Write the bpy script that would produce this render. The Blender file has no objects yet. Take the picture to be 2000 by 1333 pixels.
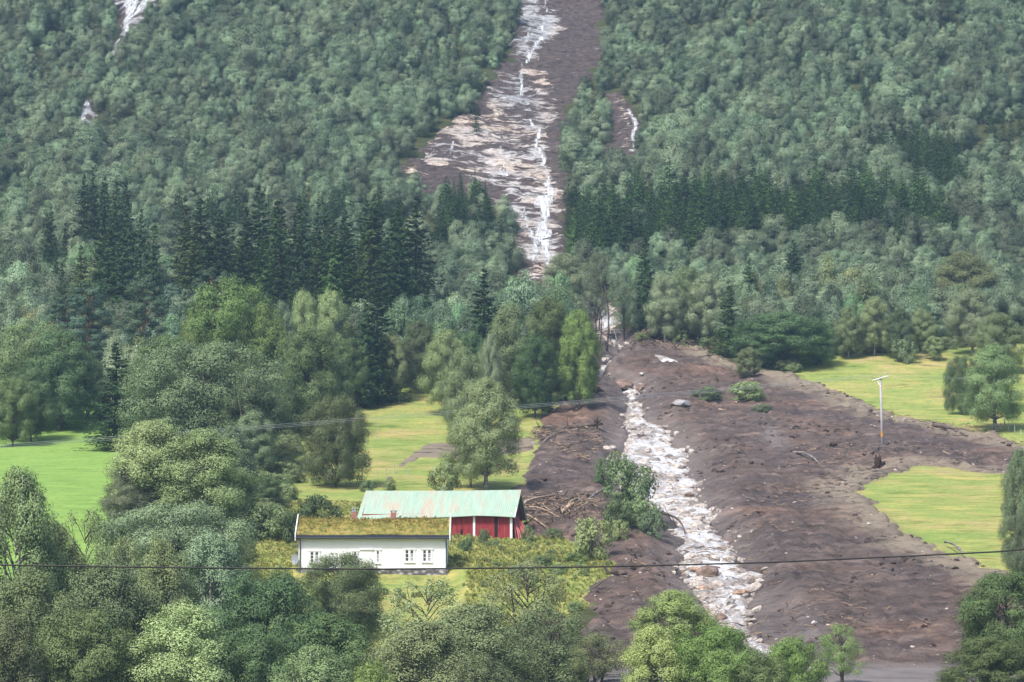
import bpy, math, random
import numpy as np
from mathutils import Vector

# ------------------------------------------------------------------ camera
S = bpy.context.scene
COL = S.collection
PITCH = math.radians(5.0)
FPX = 120.0 / 36.0 * 2000.0          # focal length in photograph pixels
cd = bpy.data.cameras.new('camera'); cam = bpy.data.objects.new('camera', cd); COL.objects.link(cam)
cam.location = (0, 0, 0); cam.rotation_euler = (math.pi / 2 + PITCH, 0, 0)
cd.lens = 120; cd.sensor_width = 36; cd.clip_start = 0.5; cd.clip_end = 4000
S.camera = cam
# ------------------------------------------------------------------ world, sun, exposure
SUN_EL, SUN_AZ = math.radians(52), math.radians(-146)     # azimuth from +y, clockwise: behind the camera, from its left
w = bpy.data.worlds.new('World'); S.world = w; w.use_nodes = True
nt = w.node_tree; bg = nt.nodes['Background']
sky = nt.nodes.new('ShaderNodeTexSky'); sky.sky_type = 'NISHITA'; sky.sun_disc = False
sky.sun_elevation = SUN_EL; sky.sun_rotation = SUN_AZ; sky.air_density = 1.0; sky.dust_density = 3.0; sky.ozone_density = 1.0
nt.links.new(sky.outputs[0], bg.inputs[0]); bg.inputs[1].default_value = 0.15
ld = bpy.data.lights.new('sun', 'SUN'); ld.energy = 3.6; ld.angle = math.radians(10.0); ld.color = (1.0, 0.955, 0.89)
sun = bpy.data.objects.new('sun', ld); COL.objects.link(sun)
dirv = Vector((math.sin(SUN_AZ) * math.cos(SUN_EL), math.cos(SUN_AZ) * math.cos(SUN_EL), math.sin(SUN_EL)))
sun.rotation_euler = dirv.to_track_quat('Z', 'Y').to_euler(); sun.location = (0, 0, 300)
S.view_settings.view_transform = 'Standard'; S.view_settings.look = 'None'
S.view_settings.exposure = 0.48; S.view_settings.gamma = 1.0
S.render.engine = 'CYCLES'
S.cycles.max_bounces = 5; S.cycles.diffuse_bounces = 3; S.cycles.glossy_bounces = 1; S.cycles.transmission_bounces = 3
S.cycles.volume_bounces = 0; S.cycles.use_denoising = True; S.cycles.denoiser = 'OPENIMAGEDENOISE'; S.cycles.denoising_prefilter = 'ACCURATE'; S.cycles.denoising_input_passes = 'RGB_ALBEDO_NORMAL'; S.cycles.use_adaptive_sampling = False; S.cycles.filter_width = 1.5; S.cycles.transparent_max_bounces = 6; S.cycles.caustics_reflective = False; S.cycles.caustics_refractive = False
HAZE = 0.00015

rng = np.random.default_rng(7)
random.seed(7)

# ------------------------------------------------------------------ noise
def _hash(ix, iy, seed):
    h = (ix.astype(np.int64) * 374761393 + iy.astype(np.int64) * 668265263 + seed * 1274126177) & 0xFFFFFFFF
    h = ((h ^ (h >> 13)) * 1274126177) & 0xFFFFFFFF
    return ((h ^ (h >> 16)) & 0xFFFFFF) / float(0xFFFFFF)
def vnoise(x, y, seed=0):
    x = np.asarray(x, float); y = np.asarray(y, float)
    ix = np.floor(x); iy = np.floor(y); fx = x - ix; fy = y - iy
    fx = fx * fx * (3 - 2 * fx); fy = fy * fy * (3 - 2 * fy)
    a = _hash(ix, iy, seed); b = _hash(ix + 1, iy, seed); c = _hash(ix, iy + 1, seed); d = _hash(ix + 1, iy + 1, seed)
    return (a + (b - a) * fx) * (1 - fy) + (c + (d - c) * fx) * fy
def fbm(x, y, wl, octv=4, seed=0, gain=0.5):           # about -1..1
    s = 0; amp = 1; tot = 0
    for o in range(octv):
        s = s + amp * (vnoise(np.asarray(x) / wl + 17.3 * o, np.asarray(y) / wl + 9.1 * o, seed + o) * 2 - 1)
        tot += amp; amp *= gain; wl = wl / 2.03
    return s / tot
def sst(a, b, x):
    t = np.clip((np.asarray(x, float) - a) / (b - a), 0, 1); return t * t * (3 - 2 * t)

# ------------------------------------------------------------------ terrain
def elev(row): return math.tan(PITCH + math.atan((666.5 - row) / FPX))
_prof = [(0, -1.75), (8, -1.9), (30, -4.5), (60, -9), (120, -12), (190, -10), (222, -7.2), (236, -3.3), (243, -3.15), (261, -2.55)]
_rows = [(1255, 274), (1190, 290), (1128, 304), (1108, 312), (1075, 322), (1045, 333), (1010, 346), (955, 375), (905, 402), (875, 420), (830, 442), (780, 466), (740, 484), (700, 502), (650, 526),
         (600, 550), (500, 594), (400, 634), (300, 671), (150, 722), (0, 770), (-200, 828), (-420, 890)]
_py = [a for a, b in _prof] + [b for a, b in _rows]
_pz = [b for a, b in _prof] + [b * elev(a) for a, b in _rows]
_py += [930, 980, 1100, 1300]; _pz += [_pz[-1] + 22, _pz[-1] + 30, _pz[-1] + 20, _pz[-1] - 10]
_fy = np.arange(-100, 1301, 1.0); _fz = np.interp(_fy, _py, _pz)
_k = np.hanning(13); _k /= _k.sum(); _fz2 = np.convolve(np.pad(_fz, 6, mode='edge'), _k, mode='valid')
_w = sst(250, 275, _fy); _fz = _fz * (1 - _w * 0.0) * 0 + _fz2
def zbase(x, y):
    x = np.asarray(x, float); y = np.asarray(y, float)
    z = np.interp(y, _fy, _fz)
    z = z - 5.5 * sst(0, 1, (7 - x) / 9) * sst(0, 1, (303 - y) / 26) * sst(150, 200, y)
    z = z + 1.5 * fbm(x, y, 60, 2, 5) * sst(340, 480, y) + 3.0 * fbm(x, y, 90, 2, 8) * sst(540, 640, y)
    # ravine of the small waterfall on the far slope
    rx = -112 + (y - 650) * 0.16
    z = z - 5 * np.exp(-((x - rx) / 9.0) ** 2) * sst(600, 680, y)
    z = z - 0.95 * sst(0, 1, (310.3 - y) / 1.2) * sst(0, 1, (y - 292) / 8) * sst(0, 1, (x + 23) / 2.5) * sst(0, 1, (-3.5 - x) / 2.5)
    # dip of the big scar
    z = z - 2.5 * np.exp(-((x - (4 + (y - 600) * 0.045)) / 16.0) ** 2) * sst(560, 600, y)
    return z
def unproj(pts):
    """photograph pixels -> points of the bare hillside"""
    pts = np.asarray(pts, float).reshape(-1, 2)
    ys = np.arange(200, 930, 0.5)
    dx = (pts[:, 0] - 1000) / FPX; dv = (666.5 - pts[:, 1]) / FPX
    den = math.cos(PITCH) - dv * math.sin(PITCH)
    X = (dx / den)[:, None] * ys[None]; Z = ((math.sin(PITCH) + dv * math.cos(PITCH)) / den)[:, None] * ys[None]
    G = zbase(X, np.broadcast_to(ys, X.shape)) - Z
    hit = G >= 0; i = np.where(hit.any(1), hit.argmax(1), len(ys) - 1); i = np.maximum(i, 1)
    r = np.arange(len(pts)); g0 = G[r, i - 1]; g1 = G[r, i]; t = np.clip(-g0 / np.where(np.abs(g1 - g0) < 1e-9, 1, g1 - g0), 0, 1)
    y = ys[i - 1] + t * 0.5
    return np.stack([dx / den * y, y], 1)
def proj(x, y, z):
    c = math.cos(PITCH) * y + math.sin(PITCH) * z; u = -math.sin(PITCH) * y + math.cos(PITCH) * z
    return 1000 + FPX * x / c, 666.5 - FPX * u / c
def px2x(px, Y, Z=0): return (px - 1000) / FPX * (math.cos(PITCH) * Y + math.sin(PITCH) * Z)
def row2z(row, Y): return Y * elev(row)

def sdf(poly, x, y):
    """signed distance, positive inside"""
    p = np.asarray(poly, float); q = np.roll(p, -1, 0)
    d = np.full(x.shape, 1e9); ins = np.zeros(x.shape, bool)
    for (ax, ay), (bx, by) in zip(p, q):
        ex, ey = bx - ax, by - ay; L = ex * ex + ey * ey + 1e-12
        t = np.clip(((x - ax) * ex + (y - ay) * ey) / L, 0, 1)
        d = np.minimum(d, (x - ax - t * ex) ** 2 + (y - ay - t * ey) ** 2)
        c = ((ay > y) != (by > y)) & (x < (bx - ax) * (y - ay) / (by - ay + 1e-12) + ax)
        ins ^= c
    return np.where(ins, 1, -1) * np.sqrt(d)
def lined(line, x, y):
    """distance to a polyline and the width there"""
    d = np.full(x.shape, 1e9); wd = np.zeros(x.shape)
    for (ax, ay, aw), (bx, by, bw) in zip(line[:-1], line[1:]):
        ex, ey = bx - ax, by - ay; L = ex * ex + ey * ey + 1e-12
        t = np.clip(((x - ax) * ex + (y - ay) * ey) / L, 0, 1)
        dd = np.sqrt((x - ax - t * ex) ** 2 + (y - ay - t * ey) ** 2)
        m = dd < d; d = np.where(m, dd, d); wd = np.where(m, aw + (bw - aw) * t, wd)
    return d, wd
def wline(pl):
    """pixel polyline (u, v, width in px) -> world polyline with half-widths in metres"""
    P = unproj([(a, b) for a, b, c in pl])
    return [(P[i, 0], P[i, 1], pl[i][2] * P[i, 1] / FPX / 2) for i in range(len(pl))]

MUD_PX = [(1180, 636), (1240, 640), (1300, 655), (1345, 668), (1400, 690), (1440, 708), (1500, 722), (1560, 735), (1600, 752), (1650, 770), (1700, 790), (1760, 815), (1830, 826), (1880, 835), (1950, 855), (2010, 872), (2150, 905),
          (2150, 950), (2000, 932), (1960, 925), (1900, 921), (1850, 914), (1800, 911), (1775, 922), (1740, 925), (1722, 940), (1690, 948), (1680, 965), (1705, 980), (1730, 1000), (1765, 1030), (1810, 1060), (1870, 1085), (1920, 1105), (1965, 1118), (2020, 1140),
          (2200, 1200), (2200, 1400), (1700, 1420), (1250, 1420), (1130, 1400), (1125, 1260), (1150, 1200), (1135, 1155), (1180, 1132), (1195, 1105), (1150, 1085), (1120, 1060), (1035, 1046), (1018, 1030), (1022, 990), (1012, 955), (1025, 925), (1040, 880), (1045, 840), (1065, 800),
          (1100, 783), (1110, 772), (1148, 765), (1152, 735), (1150, 700), (1165, 665)]
TRACK_PX = [(722, 958), (760, 950), (780, 925), (800, 903), (830, 893), (880, 894), (1000, 890), (1050, 885), (1050, 858), (900, 862), (850, 866), (815, 874), (790, 890), (768, 915), (745, 940)]
SCAR_PX = [(1012, -90), (1165, -90), (1178, 0), (1186, 60), (1180, 110), (1150, 160), (1125, 200), (1112, 250), (1100, 300), (1105, 340), (1125, 365), (1150, 350), (1175, 320), (1188, 285), (1192, 240), (1186, 190), (1205, 178), (1225, 205), (1247, 250), (1244, 300), (1225, 335), (1185, 352), (1150, 372),
           (1112, 408), (1104, 450), (1102, 500), (1090, 545), (1120, 570), (1180, 590), (1215, 615), (1215, 640), (1170, 668), (1158, 640), (1140, 605), (1080, 575), (1050, 560), (1015, 535), (1002, 500), (985, 450), (965, 400), (935, 385), (890, 395), (850, 405), (790, 372), (765, 350), (790, 330), (800, 312), (826, 285), (850, 255), (880, 238), (915, 225), (940, 195), (945, 150), (975, 130), (1000, 108), (1000, 50)]
RAV_PX = [[(228, -60), (315, -60), (305, 8), (294, 26), (270, 46), (256, 76), (240, 72), (236, 35), (228, 10)], [(216, 112), (224, 84), (246, 74), (244, 102)], [(152, 252), (156, 210), (170, 196), (184, 208), (176, 246)]]
mud_w = unproj(MUD_PX); track_w = unproj(TRACK_PX); scar_w = unproj(SCAR_PX); rav_w = [unproj(p) for p in RAV_PX]
STREAM = wline([(1165, 612, 30), (1185, 632, 40), (1210, 660, 30), (1215, 690, 20), (1165, 722, 14), (1195, 735, 24), (1236, 742, 26), (1234, 770, 30), (1245, 798, 46), (1262, 830, 90), (1270, 870, 145), (1272, 905, 160), (1298, 945, 136), (1336, 985, 100), (1362, 1020, 92), (1386, 1060, 108), (1398, 1100, 138), (1412, 1140, 134), (1426, 1180, 128), (1454, 1215, 108), (1496, 1248, 76), (1540, 1290, 60), (1600, 1345, 60)])
POOL = wline([(1283, 706, 6), (1300, 712, 14), (1318, 716, 4)])
def streamd(x, y):
    d, wd = lined(STREAM, x, y); return wd - d          # positive inside
MEAD_PX = [[(-200, 1250), (-200, 800), (60, 800), (190, 780), (270, 860), (260, 950), (250, 1080), (240, 1250)],
           [(540, 1030), (560, 900), (590, 770), (640, 752), (880, 758), (990, 780), (1095, 762), (1130, 775), (1080, 860), (1050, 960), (1030, 1040), (1110, 1050), (1250, 1060), (1210, 1150), (1120, 1200), (900, 1270), (500, 1300), (440, 1120), (470, 1050)],
           [(1540, 730), (1620, 695), (1760, 688), (1900, 672), (2250, 660), (2250, 980), (2000, 900), (1880, 860), (1750, 830), (1600, 780)],
           [(2250, 900), (2000, 915), (1900, 905), (1800, 895), (1700, 905), (1640, 960), (1690, 1010), (1750, 1060), (1850, 1110), (2000, 1150), (2250, 1250)]]
mead_w = [unproj(p) for p in MEAD_PX]
def gully(x, y):
    d, wd = lined(STREAM, x, y)
    g = -1.1 * (1 - sst(0.6, 1.9 + 0.9 * fbm(x, y, 16, 3, 17), d / (wd + 0.6))) + 0.25 * (1 + fbm(x, y, 14, 2, 19) * 1.6) * np.exp(-((d - wd * 1.9 - 2.2 - 2 * fbm(x, y, 20, 2, 18)) / 2.6) ** 2)
    mounds = 1.4 * np.exp(-(((x - px2x(1245, 492)) / 4.0) ** 2 + ((y - 492) / 3.0) ** 2)) + 1.2 * np.exp(-(((x - px2x(1350, 488)) / 5.0) ** 2 + ((y - 486) / 4.0) ** 2))
    m2 = 1.0 * np.exp(-(((x - px2x(1110, 372)) / 5.0) ** 2 + ((y - 425) / 9.0) ** 2))
    return (g * sst(255, 275, y) + mounds + m2)
def ground(x, y):
    x = np.asarray(x, float); y = np.asarray(y, float)
    return zbase(x, y) + gully(x, y) + 0.25 * fbm(x, y, 9, 3, 21) * sst(230, 250, y)
def gz(x, y): return float(ground(np.array([x]), np.array([y]))[0])

# ------------------------------------------------------------------ materials
def newmat(name):
    m = bpy.data.materials.new(name); m.use_nodes = True
    n = m.node_tree.nodes; p = n['Principled BSDF']; p.inputs['Specular IOR Level'].default_value = 0.25
    return m, n, m.node_tree.links, p
def N(n, t, **kw):
    x = n.new('ShaderNode' + t)
    for k, v in kw.items():
        if k.startswith('i_'): x.inputs[k[2:].replace('_', ' ')].default_value = v
        else: setattr(x, k, v)
    return x
def ramp(n, l, fac, stops, interp='LINEAR'):
    r = n.new('ShaderNodeValToRGB'); r.color_ramp.interpolation = interp
    e = r.color_ramp.elements
    while len(e) < len(stops): e.new(0.5)
    for el, (p, c) in zip(e, stops): el.position = p; el.color = (*c, 1) if len(c) == 3 else c
    l.new(fac, r.inputs[0]); return r.outputs[0]
def noise(n, l, scale, detail=4, rough=0.6, vec=None, dist=0.0):
    x = n.new('ShaderNodeTexNoise'); x.inputs['Scale'].default_value = scale; x.inputs['Detail'].default_value = detail
    x.inputs['Roughness'].default_value = rough; x.inputs['Distortion'].default_value = dist
    if vec is not None: l.new(vec, x.inputs['Vector'])
    return x.outputs['Fac']
def mapping(n, l, scale, coord='Object'):
    tc = n.new('ShaderNodeTexCoord'); m = n.new('ShaderNodeMapping'); m.inputs['Scale'].default_value = scale
    l.new(tc.outputs[coord], m.inputs['Vector']); return m.outputs[0]
def mix(n, l, fac, a, b, mode='MIX'):
    x = n.new('ShaderNodeMix'); x.data_type = 'RGBA'; x.blend_type = mode
    for s, v in ((0, fac), (6, a), (7, b)):
        if isinstance(v, (int, float)): x.inputs[s].default_value = v
        elif isinstance(v, tuple): x.inputs[s].default_value = (*v, 1)
        else: l.new(v, x.inputs[s])
    return x.outputs[2]
def bump(n, l, p, h, strength=0.5, dist=0.1):
    b = n.new('ShaderNodeBump'); b.inputs['Strength'].default_value = strength; b.inputs['Distance'].default_value = dist
    l.new(h, b.inputs['Height']); l.new(b.outputs[0], p.inputs['Normal'])
def attr(n, name):
    a = n.new('ShaderNodeAttribute'); a.attribute_name = name; return a.outputs['Fac']
def math_(n, l, op, a, b=0.5):
    x = n.new('ShaderNodeMath'); x.operation = op; x.use_clamp = False
    for i, v in enumerate((a, b)):
        if isinstance(v, (int, float)): x.inputs[i].default_value = v
        else: l.new(v, x.inputs[i])
    return x.outputs[0]

def simple(name, c, rough=0.7, var=0.12, scale=3.0, sc=(1, 1, 1), bmp=0.0, metal=0.0):
    m, n, l, p = newmat(name)
    f = noise(n, l, scale, 5, 0.6, mapping(n, l, sc))
    lo = tuple(max(0, v * (1 - var * 2)) for v in c); hi = tuple(min(1, v * (1 + var * 1.6)) for v in c)
    l.new(ramp(n, l, f, [(0.3, lo), (0.7, hi)]), p.inputs['Base Color'])
    p.inputs['Roughness'].default_value = rough; p.inputs['Metallic'].default_value = metal
    if bmp: bump(n, l, p, f, bmp, 0.05)
    return m
def leafmat(name, c, trans=0.17, hue=0.018, val=0.28, sat=1.0, spec=0.12, speck=1.0):
    m, n, l, p = newmat(name)
    oi = n.new('ShaderNodeObjectInfo')
    hs = n.new('ShaderNodeHueSaturation')
    hs.inputs['Color'].default_value = (*c, 1); hs.inputs['Saturation'].default_value = sat
    r1 = n.new('ShaderNodeMapRange'); l.new(oi.outputs['Random'], r1.inputs[0]); r1.inputs[3].default_value = 0.5 - hue; r1.inputs[4].default_value = 0.5 + hue
    l.new(r1.outputs[0], hs.inputs['Hue'])
    rr = math_(n, l, 'FRACT', math_(n, l, 'MULTIPLY', oi.outputs['Random'], 7.31))
    r2 = n.new('ShaderNodeMapRange'); l.new(rr, r2.inputs[0]); r2.inputs[3].default_value = 1 - val; r2.inputs[4].default_value = 1 + val
    v = noise(n, l, 0.9, 3, 0.7, mapping(n, l, (1, 1, 1)))
    r3 = n.new('ShaderNodeMapRange'); l.new(v, r3.inputs[0]); r3.inputs[1].default_value = 0.3; r3.inputs[2].default_value = 0.7; r3.inputs[3].default_value = 0.8; r3.inputs[4].default_value = 1.22
    vv = math_(n, l, 'MULTIPLY', r2.outputs[0], r3.outputs[0])
    v2 = noise(n, l, 9, 2, 0.7, mapping(n, l, (1, 1, 1)))
    r4 = n.new('ShaderNodeMapRange'); l.new(v2, r4.inputs[0]); r4.inputs[1].default_value = 0.3; r4.inputs[2].default_value = 0.7; r4.inputs[3].default_value = 1 - 0.22 * speck; r4.inputs[4].default_value = 1 + 0.25 * speck
    l.new(math_(n, l, 'MULTIPLY', vv, r4.outputs[0]), hs.inputs['Value'])
    col = mix(n, l, 1.0, hs.outputs[0], oi.outputs['Color'], 'MULTIPLY')
    l.new(col, p.inputs['Base Color']); p.inputs['Roughness'].default_value = 0.55; p.inputs['Specular IOR Level'].default_value = spec
    tr = n.new('ShaderNodeBsdfTranslucent'); l.new(mix(n, l, 1.0, col, (1.15, 1.2, 0.75), 'MULTIPLY'), tr.inputs[0])
    mx = n.new('ShaderNodeMixShader'); mx.inputs[0].default_value = trans
    l.new(p.outputs[0], mx.inputs[1]); l.new(tr.outputs[0], mx.inputs[2]); l.new(mx.outputs[0], n['Material Output'].inputs[0])
    return m

M = {}
M['leaf_birch'] = leafmat('birch leaves', (0.245, 0.298, 0.145), hue=0.025, val=0.32)
M['leaf_far'] = leafmat('upland birch leaves', (0.198, 0.262, 0.166), trans=0.2, hue=0.03, val=0.5, speck=0.5)
M['leaf_green'] = leafmat('green leaves', (0.138, 0.196, 0.078), hue=0.014, val=0.18)
M['leaf_spruce'] = leafmat('spruce needles', (0.060, 0.108, 0.042), trans=0.12, hue=0.015, val=0.38, spec=0.1)
M['leaf_pine'] = leafmat('pine needles', (0.085, 0.135, 0.078), trans=0.12, hue=0.01, val=0.15, spec=0.15)
M['leaf_bush'] = leafmat('willow leaves', (0.20, 0.252, 0.115), hue=0.02, val=0.25)
M['grass'] = leafmat('grass blades', (0.32, 0.34, 0.105), hue=0.03, val=0.3, trans=0.15)
M['turf_grass'] = leafmat('turf roof grass', (0.27, 0.23, 0.065), hue=0.035, val=0.35, trans=0.3)
def barkmat(name, a, b, lo=0.45, hi=0.6, sc=(3, 3, 6)):
    m, n, l, p = newmat(name)
    f = noise(n, l, 1.0, 4, 0.7, mapping(n, l, sc))
    l.new(ramp(n, l, f, [(lo, a), (hi, b)]), p.inputs['Base Color']); p.inputs['Roughness'].default_value = 0.85
    bump(n, l, p, f, 0.4, 0.03)
    return m
M['bark_birch'] = barkmat('birch bark', (0.07, 0.06, 0.055), (0.40, 0.38, 0.36))
M['bark_dark'] = barkmat('dark bark', (0.05, 0.04, 0.033), (0.13, 0.11, 0.09))
M['bark_pine'] = barkmat('red pine bark', (0.14, 0.065, 0.04), (0.30, 0.15, 0.09))
M['wood_raw'] = barkmat('stripped wood', (0.20, 0.13, 0.085), (0.52, 0.40, 0.29), 0.35, 0.7, (1.5, 1.5, 1.5))
M['wood_muddy'] = barkmat('muddy wood', (0.055, 0.042, 0.035), (0.19, 0.15, 0.125), 0.35, 0.7, (1.5, 1.5, 1.5))
M['root'] = barkmat('earthy roots', (0.025, 0.017, 0.013), (0.10, 0.06, 0.04), 0.35, 0.75)

def m_ground():
    m, n, l, p = newmat('hillside ground')
    v = mapping(n, l, (1, 1, 1)); vs = mapping(n, l, (0.6, 1.6, 1))
    big = noise(n, l, 0.11, 5, 0.65, v); mid = noise(n, l, 0.35, 5, 0.65, vs); fine = noise(n, l, 1.6, 6, 0.85, v)
    grass = ramp(n, l, big, [(0.36, (0.23, 0.30, 0.088)), (0.5, (0.29, 0.32, 0.105)), (0.60, (0.36, 0.325, 0.13)), (0.72, (0.38, 0.315, 0.165))])
    patch = ramp(n, l, mid, [(0.30, (0.45, 0.55, 0.40)), (0.44, (0.85, 0.90, 0.8)), (0.56, (1.02, 1.02, 1.0)), (0.70, (1.35, 1.12, 1.0))])
    g = mix(n, l, 1.0, grass, patch, 'MULTIPLY')
    g = mix(n, l, 1.0, g, ramp(n, l, fine, [(0.3, (0.5, 0.56, 0.5)), (0.45, (0.92, 0.94, 0.9)), (0.7, (1.3, 1.25, 1.15))]), 'MULTIPLY')
    # fresher green for the mown field beside the tall birches
    fresh = mix(n, l, 1.0, (0.215, 0.345, 0.085), ramp(n, l, mid, [(0.33, (0.72, 0.78, 0.7)), (0.5, (0.98, 0.98, 0.95)), (0.7, (1.18, 1.12, 1.1))]), 'MULTIPLY')
    fresh = mix(n, l, 1.0, fresh, ramp(n, l, fine, [(0.3, (0.6, 0.66, 0.6)), (0.45, (0.93, 0.95, 0.9)), (0.7, (1.25, 1.2, 1.3))]), 'MULTIPLY')
    g = mix(n, l, attr(n, 'fresh'), g, fresh)
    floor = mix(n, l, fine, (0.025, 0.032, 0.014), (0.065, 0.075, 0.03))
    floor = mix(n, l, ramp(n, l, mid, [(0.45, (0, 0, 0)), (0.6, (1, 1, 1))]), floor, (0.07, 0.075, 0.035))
    spl = n.new('ShaderNodeMapRange'); l.new(math_(n, l, 'ADD', attr(n, 'splash'), math_(n, l, 'MULTIPLY', math_(n, l, 'ADD', fine, -0.5), 3.0)), spl.inputs[0]); spl.inputs[1].default_value = 0.55; spl.inputs[2].default_value = 0.8; l.new(math_(n, l, 'MINIMUM', math_(n, l, 'MULTIPLY', attr(n, 'splash'), 5.0), 1.0), spl.inputs[4])
    g = mix(n, l, spl.outputs[0], g, (0.15, 0.118, 0.095))
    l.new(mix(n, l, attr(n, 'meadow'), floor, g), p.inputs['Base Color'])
    p.inputs['Roughness'].default_value = 0.95; p.inputs['Specular IOR Level'].default_value = 0.1
    bump(n, l, p, fine, 0.6, 0.25); return m
M['ground'] = m_ground()
def m_mud():
    m, n, l, p = newmat('landslide mud')
    v = mapping(n, l, (1, 1, 1)); vs = mapping(n, l, (0.45, 1.0, 1))
    big = noise(n, l, 0.07, 4, 0.6, v, 0.6); mid = noise(n, l, 0.5, 6, 0.7, vs, 0.3); fine = noise(n, l, 1.9, 6, 0.85, vs)
    c = ramp(n, l, mid, [(0.28, (0.034, 0.025, 0.022)), (0.40, (0.086, 0.064, 0.056)), (0.56, (0.150, 0.113, 0.100)), (0.72, (0.27, 0.215, 0.185))])
    tan = ramp(n, l, big, [(0.38, (0.82, 0.83, 0.87)), (0.50, (1.02, 0.99, 0.97)), (0.60, (1.28, 1.15, 1.03)), (0.68, (1.7, 1.42, 1.2))])
    c = mix(n, l, 1.0, c, tan, 'MULTIPLY')
    c = mix(n, l, 1.0, c, ramp(n, l, fine, [(0.30, (0.38, 0.36, 0.35)), (0.46, (0.95, 0.95, 0.95)), (0.60, (1.12, 1.12, 1.12)), (0.72, (1.75, 1.7, 1.65))]), 'MULTIPLY')
    # pale gravel fringe along the edge of the slide, grey silt by the stream
    edge = mix(n, l, fine, (0.17, 0.135, 0.10), (0.42, 0.35, 0.26))
    ef = math_(n, l, 'MULTIPLY', attr(n, 'edge'), ramp(n, l, mid, [(0.34, (0, 0, 0)), (0.50, (1, 1, 1))]))
    c = mix(n, l, ef, c, edge)
    silt = mix(n, l, mid, (0.17, 0.15, 0.145), (0.34, 0.31, 0.30))
    sf = math_(n, l, 'MULTIPLY', attr(n, 'silt'), ramp(n, l, big, [(0.35, (0.25, 0.25, 0.25)), (0.6, (1, 1, 1))]))
    c = mix(n, l, sf, c, silt)
    # small pale stones and roots
    vo = n.new('ShaderNodeTexVoronoi'); vo.inputs['Scale'].default_value = 1.25; l.new(v, vo.inputs['Vector'])
    st = ramp(n, l, vo.outputs['Distance'], [(0.10, (1, 1, 1)), (0.16, (0, 0, 0))])
    sel = ramp(n, l, noise(n, l, 0.9, 2, 0.5, v), [(0.56, (0, 0, 0)), (0.62, (1, 1, 1))])
    c = mix(n, l, math_(n, l, 'MULTIPLY', st, sel), c, (0.42, 0.37, 0.33))
    l.new(c, p.inputs['Base Color']); p.inputs['Roughness'].default_value = 0.8; p.inputs['Specular IOR Level'].default_value = 0.25
    h = math_(n, l, 'ADD', mid, math_(n, l, 'MULTIPLY', fine, 0.45))
    bump(n, l, p, h, 1.0, 0.8); return m
M['mud'] = m_mud()
def m_rock():
    m, n, l, p = newmat('bared rock and mud')
    vs = mapping(n, l, (0.13, 0.34, 0.34)); vf = mapping(n, l, (0.5, 1.5, 1.5)); v = mapping(n, l, (1, 1, 1))
    a = noise(n, l, 1.3, 6, 0.72, vs, 0.8); b = noise(n, l, 1.0, 6, 0.75, vf, 0.4); big = noise(n, l, 0.06, 3, 0.5, v)
    rock = ramp(n, l, b, [(0.30, (0.07, 0.055, 0.052)), (0.39, (0.27, 0.23, 0.21)), (0.47, (0.66, 0.59, 0.54)), (0.60, (0.90, 0.85, 0.80))])
    warm = ramp(n, l, big, [(0.4, (0.93, 0.98, 1.05)), (0.6, (1.08, 0.98, 0.88))])
    rock = mix(n, l, 1.0, rock, warm, 'MULTIPLY')
    wetc = ramp(n, l, b, [(0.3, (0.06, 0.065, 0.075)), (0.42, (0.20, 0.21, 0.23)), (0.54, (0.54, 0.56, 0.60)), (0.66, (0.85, 0.87, 0.9))])
    rock = mix(n, l, attr(n, 'wet'), rock, wetc)
    mud = ramp(n, l, b, [(0.3, (0.045, 0.032, 0.028)), (0.5, (0.112, 0.082, 0.074)), (0.7, (0.19, 0.145, 0.13))])
    rf = n.new('ShaderNodeMapRange'); l.new(math_(n, l, 'ADD', math_(n, l, 'ADD', attr(n, 'rock'), -0.5), a), rf.inputs[0])
    rf.inputs[1].default_value = 0.50; rf.inputs[2].default_value = 0.57
    mud = mix(n, l, 1.0, mud, ramp(n, l, noise(n, l, 0.9, 5, 0.8, v), [(0.32, (0.45, 0.43, 0.42)), (0.5, (1, 1, 1)), (0.66, (1.5, 1.45, 1.4)), (0.74, (2.6, 2.5, 2.4))]), 'MULTIPLY')
    l.new(mix(n, l, rf.outputs[0], mud, rock), p.inputs['Base Color'])
    p.inputs['Roughness'].default_value = 0.6; p.inputs['Specular IOR Level'].default_value = 0.4
    bump(n, l, p, math_(n, l, 'ADD', a, b), 1.0, 1.3); return m
M['rock'] = m_rock()
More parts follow.
